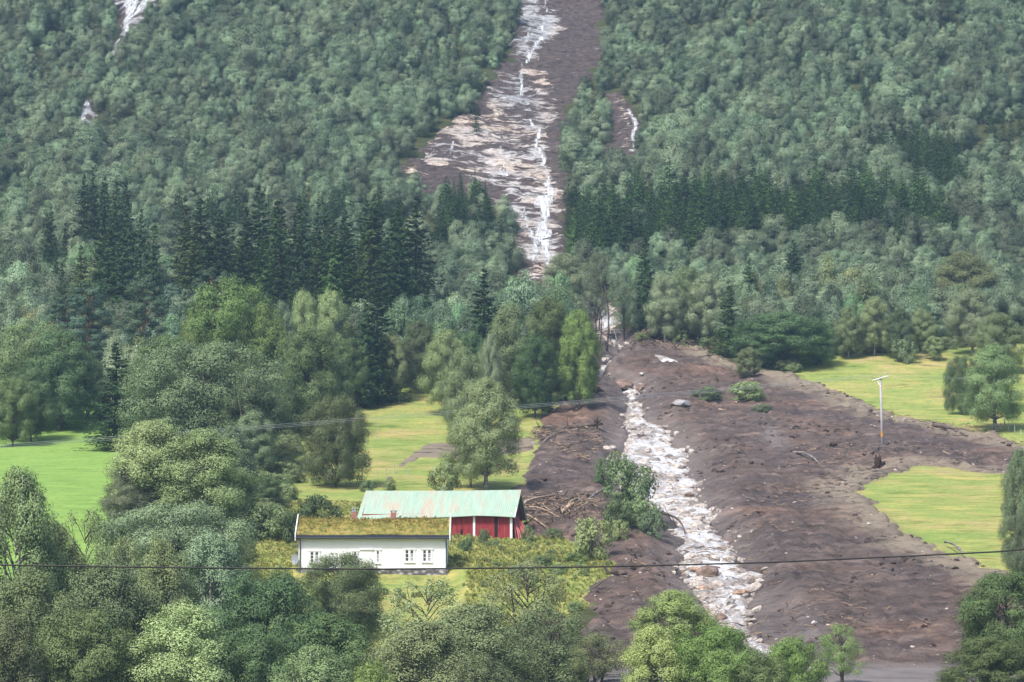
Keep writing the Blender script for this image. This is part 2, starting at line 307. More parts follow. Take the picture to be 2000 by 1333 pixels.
def m_torrent():
    m, n, l, p = newmat('white water over stones')
    v = mapping(n, l, (1, 0.5, 1)); a = noise(n, l, 0.55, 6, 0.75, v, 1.0); b = noise(n, l, 2.2, 5, 0.8, v, 0.5); big = noise(n, l, 0.13, 3, 0.5, v)
    foam = ramp(n, l, b, [(0.30, (0.30, 0.31, 0.33)), (0.45, (0.54, 0.54, 0.55)), (0.6, (0.74, 0.75, 0.76)), (0.72, (0.88, 0.89, 0.90))])
    stone = ramp(n, l, b, [(0.3, (0.07, 0.058, 0.052)), (0.42, (0.20, 0.165, 0.145)), (0.54, (0.42, 0.36, 0.31)), (0.70, (0.70, 0.62, 0.55))])
    stone = mix(n, l, 1.0, stone, ramp(n, l, big, [(0.4, (0.95, 0.98, 1.0)), (0.62, (1.06, 0.97, 0.88))]), 'MULTIPLY')
    f = math_(n, l, 'ADD', a, math_(n, l, 'MULTIPLY', attr(n, 'high'), 0.22))
    fr = n.new('ShaderNodeMapRange'); l.new(f, fr.inputs[0]); fr.inputs[1].default_value = 0.50; fr.inputs[2].default_value = 0.60
    silt = noise(n, l, 0.22, 5, 0.7, v, 0.6); sl = n.new('ShaderNodeMapRange'); l.new(silt, sl.inputs[0]); sl.inputs[1].default_value = 0.50; sl.inputs[2].default_value = 0.60; sl.inputs[4].default_value = 0.75
    l.new(mix(n, l, sl.outputs[0], mix(n, l, fr.outputs[0], foam, stone), mix(n, l, b, (0.10, 0.08, 0.07), (0.42, 0.36, 0.32))), p.inputs['Base Color'])
    p.inputs['Roughness'].default_value = 0.45; p.inputs['Specular IOR Level'].default_value = 0.5
    bump(n, l, p, math_(n, l, 'ADD', a, b), 0.8, 0.25); return m
M['torrent'] = m_torrent()
M['boulder'] = simple('pale boulder', (0.44, 0.39, 0.35), 0.75, 0.3, 2.0, bmp=0.6)
M['clod'] = simple('mud clod', (0.075, 0.056, 0.05), 0.9, 0.3, 2.0, bmp=0.8)
def m_foam():
    m, n, l, p = newmat('falling white water')
    f = noise(n, l, 1.0, 5, 0.75, mapping(n, l, (2.6, 0.35, 0.35)), 0.4)
    p.inputs['Base Color'].default_value = (0.62, 0.65, 0.69, 1); p.inputs['Roughness'].default_value = 0.35
    a = n.new('ShaderNodeMapRange'); l.new(math_(n, l, 'ADD', math_(n, l, 'MULTIPLY', attr(n, 'cover'), 0.32), math_(n, l, 'MULTIPLY', math_(n, l, 'ADD', f, -0.5), 1.6)), a.inputs[0]); a.inputs[1].default_value = 0.06; a.inputs[2].default_value = 0.42; a.inputs[4].default_value = 0.95
    l.new(a.outputs[0], p.inputs['Alpha']); bump(n, l, p, f, 0.5, 0.1); return m
M['foam'] = m_foam()

# ------------------------------------------------------------------ mesh helpers
def soft_normals(me, Nn):
    """foliage is shaded by the direction its clump faces"""
    Nn = Nn / (np.linalg.norm(Nn, axis=1, keepdims=True) + 1e-9)
    me.polygons.foreach_set('use_smooth', np.ones(len(me.polygons), bool))
    me.normals_split_custom_set_from_vertices([tuple(map(float, q)) for q in Nn])
def mesh_np(name, V, F, mat, smooth=False):
    """V (n,3); F list/array of equal-length faces or list of lists"""
    me = bpy.data.meshes.new(name)
    V = np.asarray(V, np.float32)
    if isinstance(F, np.ndarray):
        k = F.shape[1]; me.vertices.add(len(V)); me.vertices.foreach_set('co', V.ravel())
        me.loops.add(F.size); me.loops.foreach_set('vertex_index', F.astype(np.int32).ravel())
        me.polygons.add(len(F)); me.polygons.foreach_set('loop_start', np.arange(0, F.size, k, dtype=np.int32))
        if smooth: me.polygons.foreach_set('use_smooth', np.ones(len(F), bool))
        me.update(calc_edges=True)
    else:
        me.from_pydata([tuple(map(float, v)) for v in V], [], F)
        if smooth: me.polygons.foreach_set('use_smooth', np.ones(len(me.polygons), bool))
    if mat: me.materials.append(mat)
    return me
def link(name, me, parent=None):
    o = bpy.data.objects.new(name, me); COL.objects.link(o)
    if parent: o.parent = parent
    return o
def tag(o, label=None, cat=None, group=None, kind=None):
    if label: o['label'] = label
    if cat: o['category'] = cat
    if group: o['group'] = group
    if kind: o['kind'] = kind
    return o
def empty(name, loc, rz=0): 
    o = bpy.data.objects.new(name, None); COL.objects.link(o); o.location = loc; o.rotation_euler = (0, 0, rz); o.empty_display_size = 0.3; return o
class MB:
    def __init__(s): s.v = []; s.f = []
    def add(s, v, f):
        b = len(s.v); s.v += [tuple(p) for p in v]; s.f += [[b + i for i in q] for q in f]; return s
    def box(s, x0, x1, y0, y1, z0, z1):
        v = [(x, y, z) for z in (z0, z1) for y in (y0, y1) for x in (x0, x1)]
        return s.add(v, [(0, 2, 3, 1), (4, 5, 7, 6), (0, 1, 5, 4), (2, 6, 7, 3), (0, 4, 6, 2), (1, 3, 7, 5)])
    def hexa(s, b, t):
        return s.add(list(b) + list(t), [(3, 2, 1, 0), (4, 5, 6, 7), (0, 1, 5, 4), (1, 2, 6, 5), (2, 3, 7, 6), (3, 0, 4, 7)])
    def tube(s, pts, rad, k=6, cap=True):
        pts = [Vector(p) for p in pts]; n = len(pts); rings = []
        for i, p in enumerate(pts):
            d = (pts[min(i + 1, n - 1)] - pts[max(i - 1, 0)]).normalized()
            a = d.cross(Vector((0, 0, 1))); a = a.normalized() if a.length > 1e-3 else Vector((1, 0, 0)); b = d.cross(a)
            r = rad[i] if isinstance(rad, (list, tuple)) else rad
            rings.append([p + (a * math.cos(t) + b * math.sin(t)) * r for t in [2 * math.pi * j / k for j in range(k)]])
        v = [q for r_ in rings for q in r_]; f = []
        for i in range(n - 1):
            for j in range(k): f.append((i * k + j, i * k + (j + 1) % k, (i + 1) * k + (j + 1) % k, (i + 1) * k + j))
        if cap: f += [tuple(range(k - 1, -1, -1)), tuple(range((n - 1) * k, n * k))]
        return s.add(v, f)
    def build(s, name, mat, parent=None, smooth=False):
        me = mesh_np(name, s.v, s.f, mat, smooth); return link(name, me, parent)
    def mesh(s, name, mat, smooth=False): return mesh_np(name, s.v, s.f, mat, smooth)

def grid_faces(nx, ny, keep=None):
    i = np.arange(nx * ny).reshape(ny, nx)
    q = np.stack([i[:-1, :-1], i[:-1, 1:], i[1:, 1:], i[1:, :-1]], -1).reshape(-1, 4)
    if keep is not None:
        k = keep.reshape(ny, nx); kk = (k[:-1, :-1] | k[:-1, 1:] | k[1:, 1:] | k[1:, :-1]).ravel(); q = q[kk]
    return q
def add_attr(me, name, vals):
    a = me.attributes.new(name, 'FLOAT', 'POINT'); a.data.foreach_set('value', np.asarray(vals, np.float32).ravel())
def sheet(name, inside, box, res, height, mat, attrs={}, off=(0, 0)):
    """a draped sheet: inside(x,y) signed distance, height(x,y,d) above the ground"""
    x0, x1, y0, y1 = box
    xs = np.arange(x0, x1, res[0]); ys = np.arange(y0, y1, res[1]); X, Y = np.meshgrid(xs, ys)
    d = inside(X, Y); Z = ground(X, Y) + height(X, Y, d)
    keep = (d > -0.5).ravel()
    F = grid_faces(len(xs), len(ys), keep)
    used = np.unique(F); remap = np.full(X.size, -1); remap[used] = np.arange(len(used))
    V = np.stack([X.ravel(), Y.ravel(), Z.ravel()], 1)[used]
    me = mesh_np(name, V, remap[F], mat, True)
    for k, fn in attrs.items(): add_attr(me, k, fn(X, Y, d, Z - ground(X, Y)).ravel()[used])
    o = link(name, me); tag(o, kind='structure'); return o

# ------------------------------------------------------------------ signed distances of the ground covers
def d_mud(x, y):
    d = sdf(mud_w, x, y); s = sst(0, 1, (y - 250) / 30)
    return d + (fbm(x, y, 5, 4, 31) * 1.4 + fbm(x, y, 1.4, 3, 37) * 0.6) * 1.0
def d_track(x, y): return sdf(track_w, x, y) + fbm(x, y, 3, 3, 33) * 0.7
def d_scar(x, y): return sdf(scar_w, x, y) + 0.7 + fbm(x, y, 7, 4, 35) * 2.0
def d_rav(x, y): return np.maximum.reduce([sdf(p, x, y) for p in rav_w]) + fbm(x, y, 3, 3, 36) * 0.6
def d_stream(x, y): return streamd(x, y) + 0.4 + fbm(x, y, 3.5, 4, 38) * 1.1 + fbm(x, y, 13, 2, 34) * 1.6
def meadow_d(x, y): return np.maximum.reduce([sdf(p, x, y) for p in mead_w]) + fbm(x, y, 6, 3, 39) * 1.5

# ------------------------------------------------------------------ the hillside: one sheet
def build_hillside():
    def axis(segs):
        out = []
        for a, b, s in segs: out += list(np.arange(a, b, s))
        return np.array(out + [segs[-1][1]])
    xs = axis([(-420, -140, 14), (-140, -100, 2.5), (-100, 100, 0.8), (100, 140, 2.5), (140, 420, 14)])
    ys = axis([(-60, 200, 6), (200, 235, 2), (235, 520, 0.9), (520, 800, 2.0), (800, 1000, 6), (1000, 1080, 20)])
    X, Y = np.meshgrid(xs, ys)
    Z = ground(X, Y)
    deep = np.maximum.reduce([sdf(mud_w, X, Y) - 0.8, sdf(track_w, X, Y) - 0.6, sdf(scar_w, X, Y) - 1.5, streamd(X, Y) - 0.5])
    Z = Z - 1.1 * sst(0, 2.0, deep)
    Z = Z + 0.06 * fbm(X, Y, 2.2, 2, 44) * sst(230, 260, Y)
    me = mesh_np('hillside', np.stack([X.ravel(), Y.ravel(), Z.ravel()], 1), grid_faces(len(xs), len(ys)), M['ground'], True)
    md = meadow_d(X, Y)
    add_attr(me, 'meadow', sst(-0.6, 0.8, md))
    add_attr(me, 'splash', np.clip(np.exp((sdf(mud_w, X, Y) - 0.3) / 1.3), 0, 1) * 0.6)
    add_attr(me, 'fresh', sst(-2, 2, sdf(mead_w[0], X, Y)))
    tag(link('hillside', me), kind='structure')
build_hillside()

def h_mud(x, y, d):
    e = sst(-0.3, 1.6, d)
    ch = sst(-0.2, 1.8, -streamd(x, y))
    b = 0.28 * fbm(x, y, 7, 3, 51) + 0.34 * fbm(x, y, 1.8, 5, 52, 0.72) + 0.7 * np.maximum(0, fbm(x, y, 1.9, 3, 53) - 0.26) - 0.30 * (1 - np.clip(np.abs(fbm(x, y * 0.35, 3.4, 3, 54)) * 6, 0, 1)) + 0.18 * fbm(x, y, 0.9, 2, 55)
    rim = 0.35 * np.exp(-((d - 0.9) / 0.7) ** 2)
    fl = sst(262, 268, y)
    return -0.35 + e * (0.62 + (b * fl + 0.12 * b) * (0.25 + 0.75 * ch)) + rim * (0.4 + 0.8 * fbm(x, y, 2.5, 2, 57)) * fl - 0.9 * sst(0.0, 1.0, d_stream(x, y))
mb = (-2, 115, 222, 535)
def a_edge(x, y, d, h): return np.clip(1.25 - np.abs(d - 2.6) / 3.6 + 0.5 * fbm(x, y, 9, 2, 58), 0, 1) * sst(0, 1, (x - 24) / 6 + 0.5) * sst(275, 300, y) 
def a_silt(x, y, d, h): return np.clip(1.0 - (-streamd(x, y) - 0.0) / 3.6, 0, 1) * 0.6 + 1.3 * (1 - sst(258, 266, y)) + 0.7 * np.exp(-((x - px2x(1512, 430)) / 1.6) ** 2 - ((y - 428) / 14) ** 2) + 0.6 * np.exp(-((x - px2x(1580, 280)) / 1.4) ** 2 - ((y - 283) / 12) ** 2)
sheet('mudslide', d_mud, mb, (0.30, 0.42), h_mud, M['mud'], {'edge': a_edge, 'silt': a_silt})
sheet('gravel_track', d_track, (-25, 5, 365, 440), (0.3, 0.4), lambda x, y, d: -0.3 + sst(-0.3, 1.0, d) * (0.42 + 0.12 * fbm(x, y, 1.5, 3, 61)), M['mud'], {'edge': lambda x, y, d, h: np.clip(d * 0 + 1.0, 0, 1), 'silt': lambda x, y, d, h: 0 * d})
def h_scar(x, y, d):
    led = fbm(x / 3.2, y, 3.2, 4, 62)
    step = np.floor(led * 4 + 0.5) / 4 * 0.5 + led * 0.5
    return -0.5 + sst(-0.5, 1.5, d) * (0.95 + 1.7 * step + 0.5 * fbm(x / 2, y, 1.2, 3, 63))
ROCKY = [([(840, 250), (950, 215), (985, 170), (1060, 170), (1105, 210), (1085, 250), (1070, 300), (1100, 360), (1108, 420), (1104, 520), (1060, 550), (1010, 520), (975, 400), (940, 380), (880, 330), (800, 340), (780, 330)], 0.62),
         ([(1005, -60), (1085, -60), (1095, 60), (1060, 100), (1020, 150), (960, 190), (990, 100)], 0.62),
         ([(1185, 185), (1225, 200), (1248, 250), (1240, 300), (1205, 290), (1215, 250)], 0.5),
         ([(950, 140), (1060, 130), (1070, 200), (1000, 250), (940, 220)], 0.6),
         ([(1030, 170), (1075, 190), (1070, 240), (1020, 235)], 0.66),
         ([(1015, 500), (1104, 500), (1095, 555), (1060, 575), (1020, 555)], 0.75),
         ([(1130, 570), (1215, 590), (1230, 650), (1160, 680)], 0.66),
         ([(1020, 420), (1104, 400), (1104, 500), (1015, 520)], 0.66)]
rocky_w = [(unproj(p), s) for p, s in ROCKY]
WETS = unproj([(1000, -60), (1090, -60), (1080, 80), (1020, 140), (1050, 200), (1070, 260), (1020, 260), (975, 190), (985, 120)])
def a_rock(x, y, d, h):
    r = np.zeros(x.shape)
    for p, s in rocky_w: r = np.maximum(r, s * sst(-2.5, 3, sdf(p, x, y)))
    return 0.33 + 0.335 * r + 0.13 * fbm(x, y, 9, 3, 66) + 0.10 * fbm(x, y, 4, 3, 67)
sheet('rock_scar', d_scar, (-34, 40, 500, 835), (0.35, 0.55), h_scar, M['rock'], {'rock': a_rock, 'wet': lambda x, y, d, h: sst(-3, 3, sdf(WETS, x, y)) * 0.85})
sheet('ravine_rock', d_rav, (-130, -60, 640, 810), (0.4, 0.6), lambda x, y, d: sst(-0.5, 1.5, d) * (0.9 + 0.5 * fbm(x / 2, y, 2.5, 3, 68)), M['rock'], {'rock': lambda x, y, d, h: 0.46 + 0.5 * fbm(x, y, 4, 2, 5), 'wet': lambda x, y, d, h: 0.85 + 0 * d})
def h_stream(x, y, d):
    v = np.abs(fbm(x, y * 1.0, 1.5, 3, 71)); lump = 0.75 * (1 - np.clip(v * 3.2, 0, 1)) 
    lump2 = np.maximum(0, fbm(x, y, 1.1, 3, 73)) * 1.0
    return -0.7 + sst(-0.4, 1.4, d) * (0.72 + 0.12 * lump + 0.24 * lump2 + 0.25 * fbm(x, y, 5, 2, 74))
def a_high(x, y, d, h): return np.clip((h - 0.05) * 1.9, 0, 1) + 0.9 * (1 - sst(0, 1.6, d)) - 0.35 * sst(0.3, 1, 1 - np.abs(fbm(x, y, 6, 2, 77)) * 4)
sheet('torrent', d_stream, (5, 50, 236, 545), (0.22, 0.30), h_stream, M['torrent'], {'high': a_high})
def d_pool(x, y):
    d, wd = lined(POOL, x, y); return wd - d + 0.2 * fbm(x, y, 1, 2, 3)
sheet('stream_pool', lambda x, y: d_pool(x, y) + 0.5, (16, 28, 485, 515), (0.2, 0.3), lambda x, y, d: -0.1 + sst(-0.5, 0.8, d) * 0.6, M['torrent'], {'high': lambda x, y, d, h: 0 * d + 0.1})
# thin falls down the scar and through the ravine
def fall(name, pl, hf=None):
    L = wline(pl); x0 = min(p[0] for p in L) - 3; x1 = max(p[0] for p in L) + 3; y0 = min(p[1] for p in L) - 2; y1 = max(p[1] for p in L) + 2
    def ins(x, y):
        d, wd = lined(L, x + 0.8 * fbm(x, y, 5, 3, 81), y); return wd * 1.15 - d + 0.35 * fbm(x, y, 2, 3, 82)
    def hh_(x, y, d): return ((hf or (lambda a, c: h_scar(a, c, d_scar(a, c))))(x, y) + 0.12) * sst(-0.5, 0.1, d) - 0.6 * (1 - sst(-0.5, 0.1, d))
    sheet(name, ins, (x0, x1, y0, y1), (0.18, 0.35), hh_, M['foam'], {'cover': lambda x, y, d, h: sst(-0.1, 0.65, d)})
fall('waterfall', [(1068, 0, 5), (1062, 50, 5), (1058, 72, 11), (1046, 92, 9), (1036, 112, 11), (1020, 135, 5), (1018, 190, 12)])
fall('waterfall', [(1030, 240, 5), (1050, 262, 9), (1046, 290, 10), (1062, 318, 8), (1068, 345, 9), (1072, 380, 14), (1060, 400, 34), (1066, 440, 10), (1060, 462, 34), (1068, 500, 14), (1078, 540, 6)])

for pl in ([(978, 300, 4), (985, 340, 5), (1000, 380, 4)], [(900, 270, 3), (880, 300, 4), (860, 330, 3)], [(1228, 215, 6), (1238, 255, 9), (1234, 300, 9)], [(1040, 30, 4), (1036, 60, 4), (1022, 100, 4)], [(1024, 420, 5), (1034, 450, 8), (1046, 480, 14), (1040, 520, 10)], [(1170, 600, 16), (1188, 622, 20), (1176, 640, 12)]): fall('waterfall', pl)
rvh = lambda x, y: sst(-0.5, 1.5, d_rav(x, y)) * (0.9 + 0.5 * fbm(x / 2, y, 2.5, 3, 68))
for pl in ([(262, -20, 30), (258, 20, 24), (250, 45, 18), (248, 72, 12)], [(292, 0, 20), (276, 22, 18), (262, 40, 16)], [(232, 88, 12), (226, 104, 14)], [(170, 203, 14), (164, 224, 18), (160, 244, 12)]): fall('waterfall', pl, rvh)
# ------------------------------------------------------------------ trees
def diamonds(P, Nn, L, W, r, along=None):
    n = len(P); Nn = Nn / np.linalg.norm(Nn, axis=1, keepdims=True)
    a = r.normal(size=(n, 3)) if along is None else along + r.normal(size=(n, 3)) * 0.25
    T = a - (a * Nn).sum(1, keepdims=True) * Nn; T /= np.linalg.norm(T, axis=1, keepdims=True) + 1e-9
    B = np.cross(Nn, T)
    l = (L * r.uniform(0.6, 1.25, n))[:, None]; w_ = (W * r.uniform(0.7, 1.2, n))[:, None]
    V = np.stack([P - T * l / 2, P - B * w_ / 2 - T * l * 0.05, P + T * l / 2, P + B * w_ / 2 - T * l * 0.05], 1).reshape(-1, 3)
    return V, np.arange(n * 4).reshape(n, 4)
def prof_round(t): return np.sqrt(np.clip(1 - np.abs((t - 0.42) / 0.60) ** 2.3, 0.02, 1))
def prof_birch(t): return np.clip(1.55 * (t + 0.10) ** 0.45 * (1.02 - t) ** 0.62, 0.05, 1)
def prof_tall(t): return np.clip(1.25 * (t + 0.15) ** 0.3 * (1.01 - t) ** 0.45, 0.05, 1)
SN = []
def broad(seed, H, R, prof, hb, nclump, csize, nleaf, L, W, droop=0.0, fill=0.5, limbs=True, stems=1, trunk_r=None, squash=0.8, crownlit=0.0):
    """a leafy tree: clumps of leaves on limbs; returns (trunk MB, crown V, F)"""
    r = np.random.default_rng(seed)
    t = (np.arange(nclump) + r.uniform(0, 1, nclump)) / nclump; t = t ** 0.9
    ang = np.arange(nclump) * 2.39996 + r.normal(0, 0.5, nclump)
    rr = prof(t) * R * np.where(r.random(nclump) < fill, r.uniform(0.25, 0.65, nclump), r.uniform(0.70, 0.95, nclump))
    lob = 1 + 0.20 * np.sin(ang * 2 + r.uniform(0, 6)) * r.uniform(0.3, 1) + 0.12 * np.sin(ang * 3 + r.uniform(0, 6))
    rr = rr * lob
    C = np.stack([np.cos(ang) * rr, np.sin(ang) * rr, H * (hb + (1 - hb) * t * 0.94)], 1)
    cr = csize * R * r.uniform(0.65, 1.3, nclump) * (0.55 + 0.6 * prof(t))
    wgt = cr ** 2; cnt = r.multinomial(nleaf, wgt / wgt.sum())
    ci = np.repeat(np.arange(nclump), cnt); n = len(ci)
    d = r.normal(size=(n, 3)); d[:, 2] += 0.25; d /= np.linalg.norm(d, axis=1, keepdims=True)
    rad = cr[ci] * (r.uniform(0.0, 1.0, n) ** 0.25) * r.uniform(0.82, 1.08, n)
    # each clump is itself lumpy
    ph = r.uniform(0, 6, (nclump, 3)); lump = 1 + 0.28 * np.sin(d[:, 0] * 5 + ph[ci, 0]) * np.sin(d[:, 1] * 5 + ph[ci, 1]) + 0.18 * np.sin(d[:, 2] * 7 + ph[ci, 2])
    P = C[ci] + d * (rad * lump)[:, None] * np.array([1, 1, squash])
    if droop:
        out = np.linalg.norm(P[:, :2] - C[ci][:, :2], axis=1)
        P[:, 2] -= droop * r.random(n) ** 2 * cr[ci] * 1.6 + droop * 0.25 * out
    o = P - np.array([0, 0, H * (hb + 0.35 * (1 - hb))]); o /= np.linalg.norm(o, axis=1, keepdims=True) + 1e-9
    Sn = d * (1 - 0.45 * crownlit) + o * (0.5 + 0.6 * crownlit) + np.array([0, 0, 0.18]); Sn /= np.linalg.norm(Sn, axis=1, keepdims=True) + 1e-9
    Nn = Sn + r.normal(size=(n, 3)) * 0.33; Sn = Sn + r.normal(size=(n, 3)) * 0.16
    V, F = diamonds(P, Nn, L, W, r, None if not droop else np.tile([0, 0, -1.0], (n, 1)) + r.normal(size=(n, 3)) * 0.6)
    SN.append(np.repeat(Sn, 4, 0)); tb = MB(); tr = trunk_r or 0.014 * H + 0.03
    for s in range(stems):
        a = r.uniform(0, 6.28); lean = (0.0 if stems == 1 else 0.10 * H); sh = 1.0 - 0.08 * s
        pts = [(math.cos(a) * (0.0 if stems == 1 else 0.12 * (s + 1)) + math.cos(a) * lean * q ** 1.3 + 0.08 * math.sin(q * 5 + a), math.sin(a) * (lean * q ** 1.3) + 0.08 * math.cos(q * 4 + a), -0.5 + (H * 0.93 + 0.5) * sh * q) for q in (0, 0.06, 0.15, 0.3, 0.45, 0.6, 0.75, 0.9, 1.0)]
        tb.tube(pts, [tr * k_ / (1 if stems == 1 else 1.4) for k_ in (1.35, 1.05, 0.95, 0.82, 0.68, 0.52, 0.36, 0.18, 0.05)], 7)
    if limbs:
        for i in range(nclump):
            c = Vector(C[i]); z0 = max(H * hb * 0.8, c.z - (0.45 * rr[i] + 0.2 * H * r.random() * 0.6)); b = Vector((0, 0, z0))
            m1 = b.lerp(c, 0.5) + Vector((r.normal(0, 0.12), r.normal(0, 0.12), 0.10 * (c - b).length)); k_ = tr * 0.32 * (1.1 - 0.6 * z0 / H)
            e = c + (c - m1) * 0.25
            tb.tube([b, m1, c, e], [k_, k_ * 0.7, k_ * 0.4, k_ * 0.15], 4, False)
    return tb, V, F
def spruce(seed, H, R, nwh, nbr, per, L, W, ragged=0.15):
    # H height, R reach; every bough leaves the stem at a height of its own
    r = np.random.default_rng(seed); Ps = []; Ns = []; As = []; Ss = []
    tb = MB(); tb.tube([(0, 0, -0.5), (0, 0, H * 0.5), (0, 0, H * 0.99)], [0.012 * H + 0.03, 0.008 * H, 0.01], 6)
    for i in range(nwh):
        t0 = (i + r.uniform(-0.3, 0.3)) / nwh
        a0 = r.uniform(0, 6.28)
        for j in range(nbr if t0 < 0.75 else max(4, nbr - 3)):
            t = min(max(t0 + r.uniform(-0.7, 0.7) / nwh, 0), 0.995); z = H * (0.06 + 0.93 * t)
            rad = R * (1 - t) ** 0.86 * (1 + 0.14 * math.sin(j * 2.1 + t * 9 + seed)) + 0.10
            a = a0 + 2 * math.pi * j / nbr + r.normal(0, 0.3); rl = rad * r.uniform(1 - 2 * ragged, 1 + ragged)
            n = max(4, int(per * (rl / R) ** 1.2 + per * 0.12)); s = r.uniform(0.12, 1.0, n) ** 0.8
            wd = 0.42 * rl * (1.15 - s) * r.uniform(-1, 1, n)
            droop = -0.22 * rl * s * (1 - t * 0.9) + 0.10 * rl * s ** 2.5 + 0.35 * t * rl * s
            x = s * rl; P = np.stack([math.cos(a) * x - math.sin(a) * wd, math.sin(a) * x + math.cos(a) * wd, z + droop - np.abs(wd) * 0.35 - r.random(n) ** 2 * 0.3 * rl * (1 - t) - r.random(n) * 0.1], 1)
            al = np.tile([math.cos(a), math.sin(a), -0.35 + 0.9 * t], (n, 1)) + np.stack([-math.sin(a) * wd, math.cos(a) * wd, 0 * wd], 1) * 1.2
            Nn = np.tile([math.cos(a) * 0.45, math.sin(a) * 0.45, 1.0], (n, 1)) + r.normal(size=(n, 3)) * 0.38
            Ps.append(P); Ns.append(Nn); As.append(al)
            Ss.append(np.tile([math.cos(a) * 0.9, math.sin(a) * 0.9, 0.55], (n, 1)) * (0.35 + s)[:, None] + np.array([0, 0, 0.45]) + r.normal(size=(n, 3)) * 0.22)
    SN.append(np.repeat(np.concatenate(Ss), 4, 0)); P = np.concatenate(Ps); V, F = diamonds(P, np.concatenate(Ns), L, W, r, np.concatenate(As))
    return tb, V, F

TREES = {}
def proto(key, res, leafm, barkm, H, R, join=False):
    tb, V, F = res; sn = SN[-1]
    cm = mesh_np(key + ' crown', V, F, M[leafm]); soft_normals(cm, sn); tm = tb.mesh(key + ' trunk', M[barkm], True)
    d = dict(crown=cm, trunk=tm, H=float(V[:, 2].max()), R=float(np.percentile(np.linalg.norm(V[:, :2], axis=1), 97)))
    if join:       # crown and trunk in one mesh, for trees too small in view to show parts
        nv = len(V); TV = np.array(tb.v); f4 = [q for q in tb.f if len(q) == 4]
        me = mesh_np(key, np.concatenate([V, TV]), np.concatenate([F, np.array(f4) + nv]), M[leafm]); me.materials.append(M[barkm])
        mi = np.zeros(len(F) + len(f4), np.int32); mi[len(F):] = 1; me.polygons.foreach_set('material_index', mi); me.update(); vn = np.zeros(len(me.vertices) * 3, np.float32); me.vertices.foreach_get('normal', vn); vn = vn.reshape(-1, 3); vn[:nv] = sn; soft_normals(me, vn); d['one'] = me
    TREES[key] = d
for i in range(4):      # near birches: airy, drooping
    proto(f'nb{i}', broad(100 + i, 13, 3.6, prof_birch, 0.16, 76, 0.26, 72000, 0.135, 0.088, droop=0.55, fill=0.38, stems=1 + i % 2), 'leaf_birch', 'bark_birch', 13, 3.6)
for i in range(2):      # sparse birches through which the ground shows
    proto(f'ns{i}', broad(120 + i, 12, 3.6, prof_tall, 0.22, 52, 0.22, 18000, 0.135, 0.088, droop=0.6, fill=0.3, stems=2), 'leaf_birch', 'bark_dark', 12, 3.6)
for i in range(4):      # dense green broadleaves
    proto(f'ng{i}', broad(140 + i, 11, 4.2, prof_round, 0.10, 90, 0.25, 80000, 0.15, 0.105, fill=0.3), 'leaf_green', 'bark_dark', 11, 4.2)
for i in range(2):      # big round grey-green sallow
    proto(f'nw{i}', broad(160 + i, 10, 5.5, prof_round, 0.06, 125, 0.20, 88000, 0.15, 0.10, fill=0.25, droop=0.12), 'leaf_bush', 'bark_dark', 10, 5.5)
for i in range(3):
    proto(f'sn{i}', spruce(200 + i, 17, 3.1, 34, 9, 60, 0.40, 0.15, 0.2), 'leaf_spruce', 'bark_dark', 17, 3.1)
for i in range(2):
    proto(f'pn{i}', broad(220 + i, 14, 3.6, prof_round, 0.32, 46, 0.24, 13000, 0.30, 0.12, squash=0.42, fill=0.35), 'leaf_pine', 'bark_pine', 14, 3.6)
for i in range(9):      # upland birches, small in view
    q = [(prof_round, 0.08, 0.30), (prof_birch, 0.10, 0.33), (prof_tall, 0.10, 0.30)][i % 3]
    proto(f'fb{i}', broad(300 + i, 6, 2.4, q[0], q[1], 13 + i, q[2] + 0.12, 12500, 0.165, 0.12, droop=0.25 if i % 3 else 0.05, fill=0.35, limbs=True, trunk_r=0.08, crownlit=1.0), 'leaf_far', 'bark_birch', 6, 2.4, True)
for i in range(4):
    proto(f'fs{i}', spruce(330 + i, 10, 2.0, 24, 8, 26, 0.30, 0.13, 0.18), 'leaf_spruce', 'bark_dark', 10, 2.0, True)
for i in range(3):      # shrubs
    proto(f'bu{i}', broad(350 + i, 2.6, 1.7, prof_round, 0.02, 26, 0.30, 3600, 0.20, 0.12, fill=0.3, trunk_r=0.05, stems=3), 'leaf_bush', 'bark_dark', 2.6, 1.7, True)

KEYS = dict(birch=['nb0', 'nb1', 'nb2', 'nb3'], sparse=['ns0', 'ns1'], green=['ng0', 'ng1', 'ng2', 'ng3'], sallow=['nw0', 'nw1'], spruce=['sn0', 'sn1', 'sn2'], pine=['pn0', 'pn1'], bush=['bu0', 'bu1', 'bu2'])
NAMES = dict(birch=('birch_tree', 'birch'), sparse=('birch_tree', 'birch'), green=('broadleaf_tree', 'broadleaf tree'), sallow=('willow_tree', 'willow'), spruce=('spruce_tree', 'spruce'), pine=('pine_tree', 'pine'), bush=('shrub', 'shrub'))
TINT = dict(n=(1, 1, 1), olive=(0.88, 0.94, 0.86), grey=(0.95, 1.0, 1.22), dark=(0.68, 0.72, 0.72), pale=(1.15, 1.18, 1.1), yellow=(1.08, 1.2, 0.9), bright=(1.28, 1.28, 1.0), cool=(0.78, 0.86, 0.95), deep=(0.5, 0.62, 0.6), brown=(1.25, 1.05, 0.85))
placed = []         # (x, y, radius) of the trees set out one by one
_cnt = {}
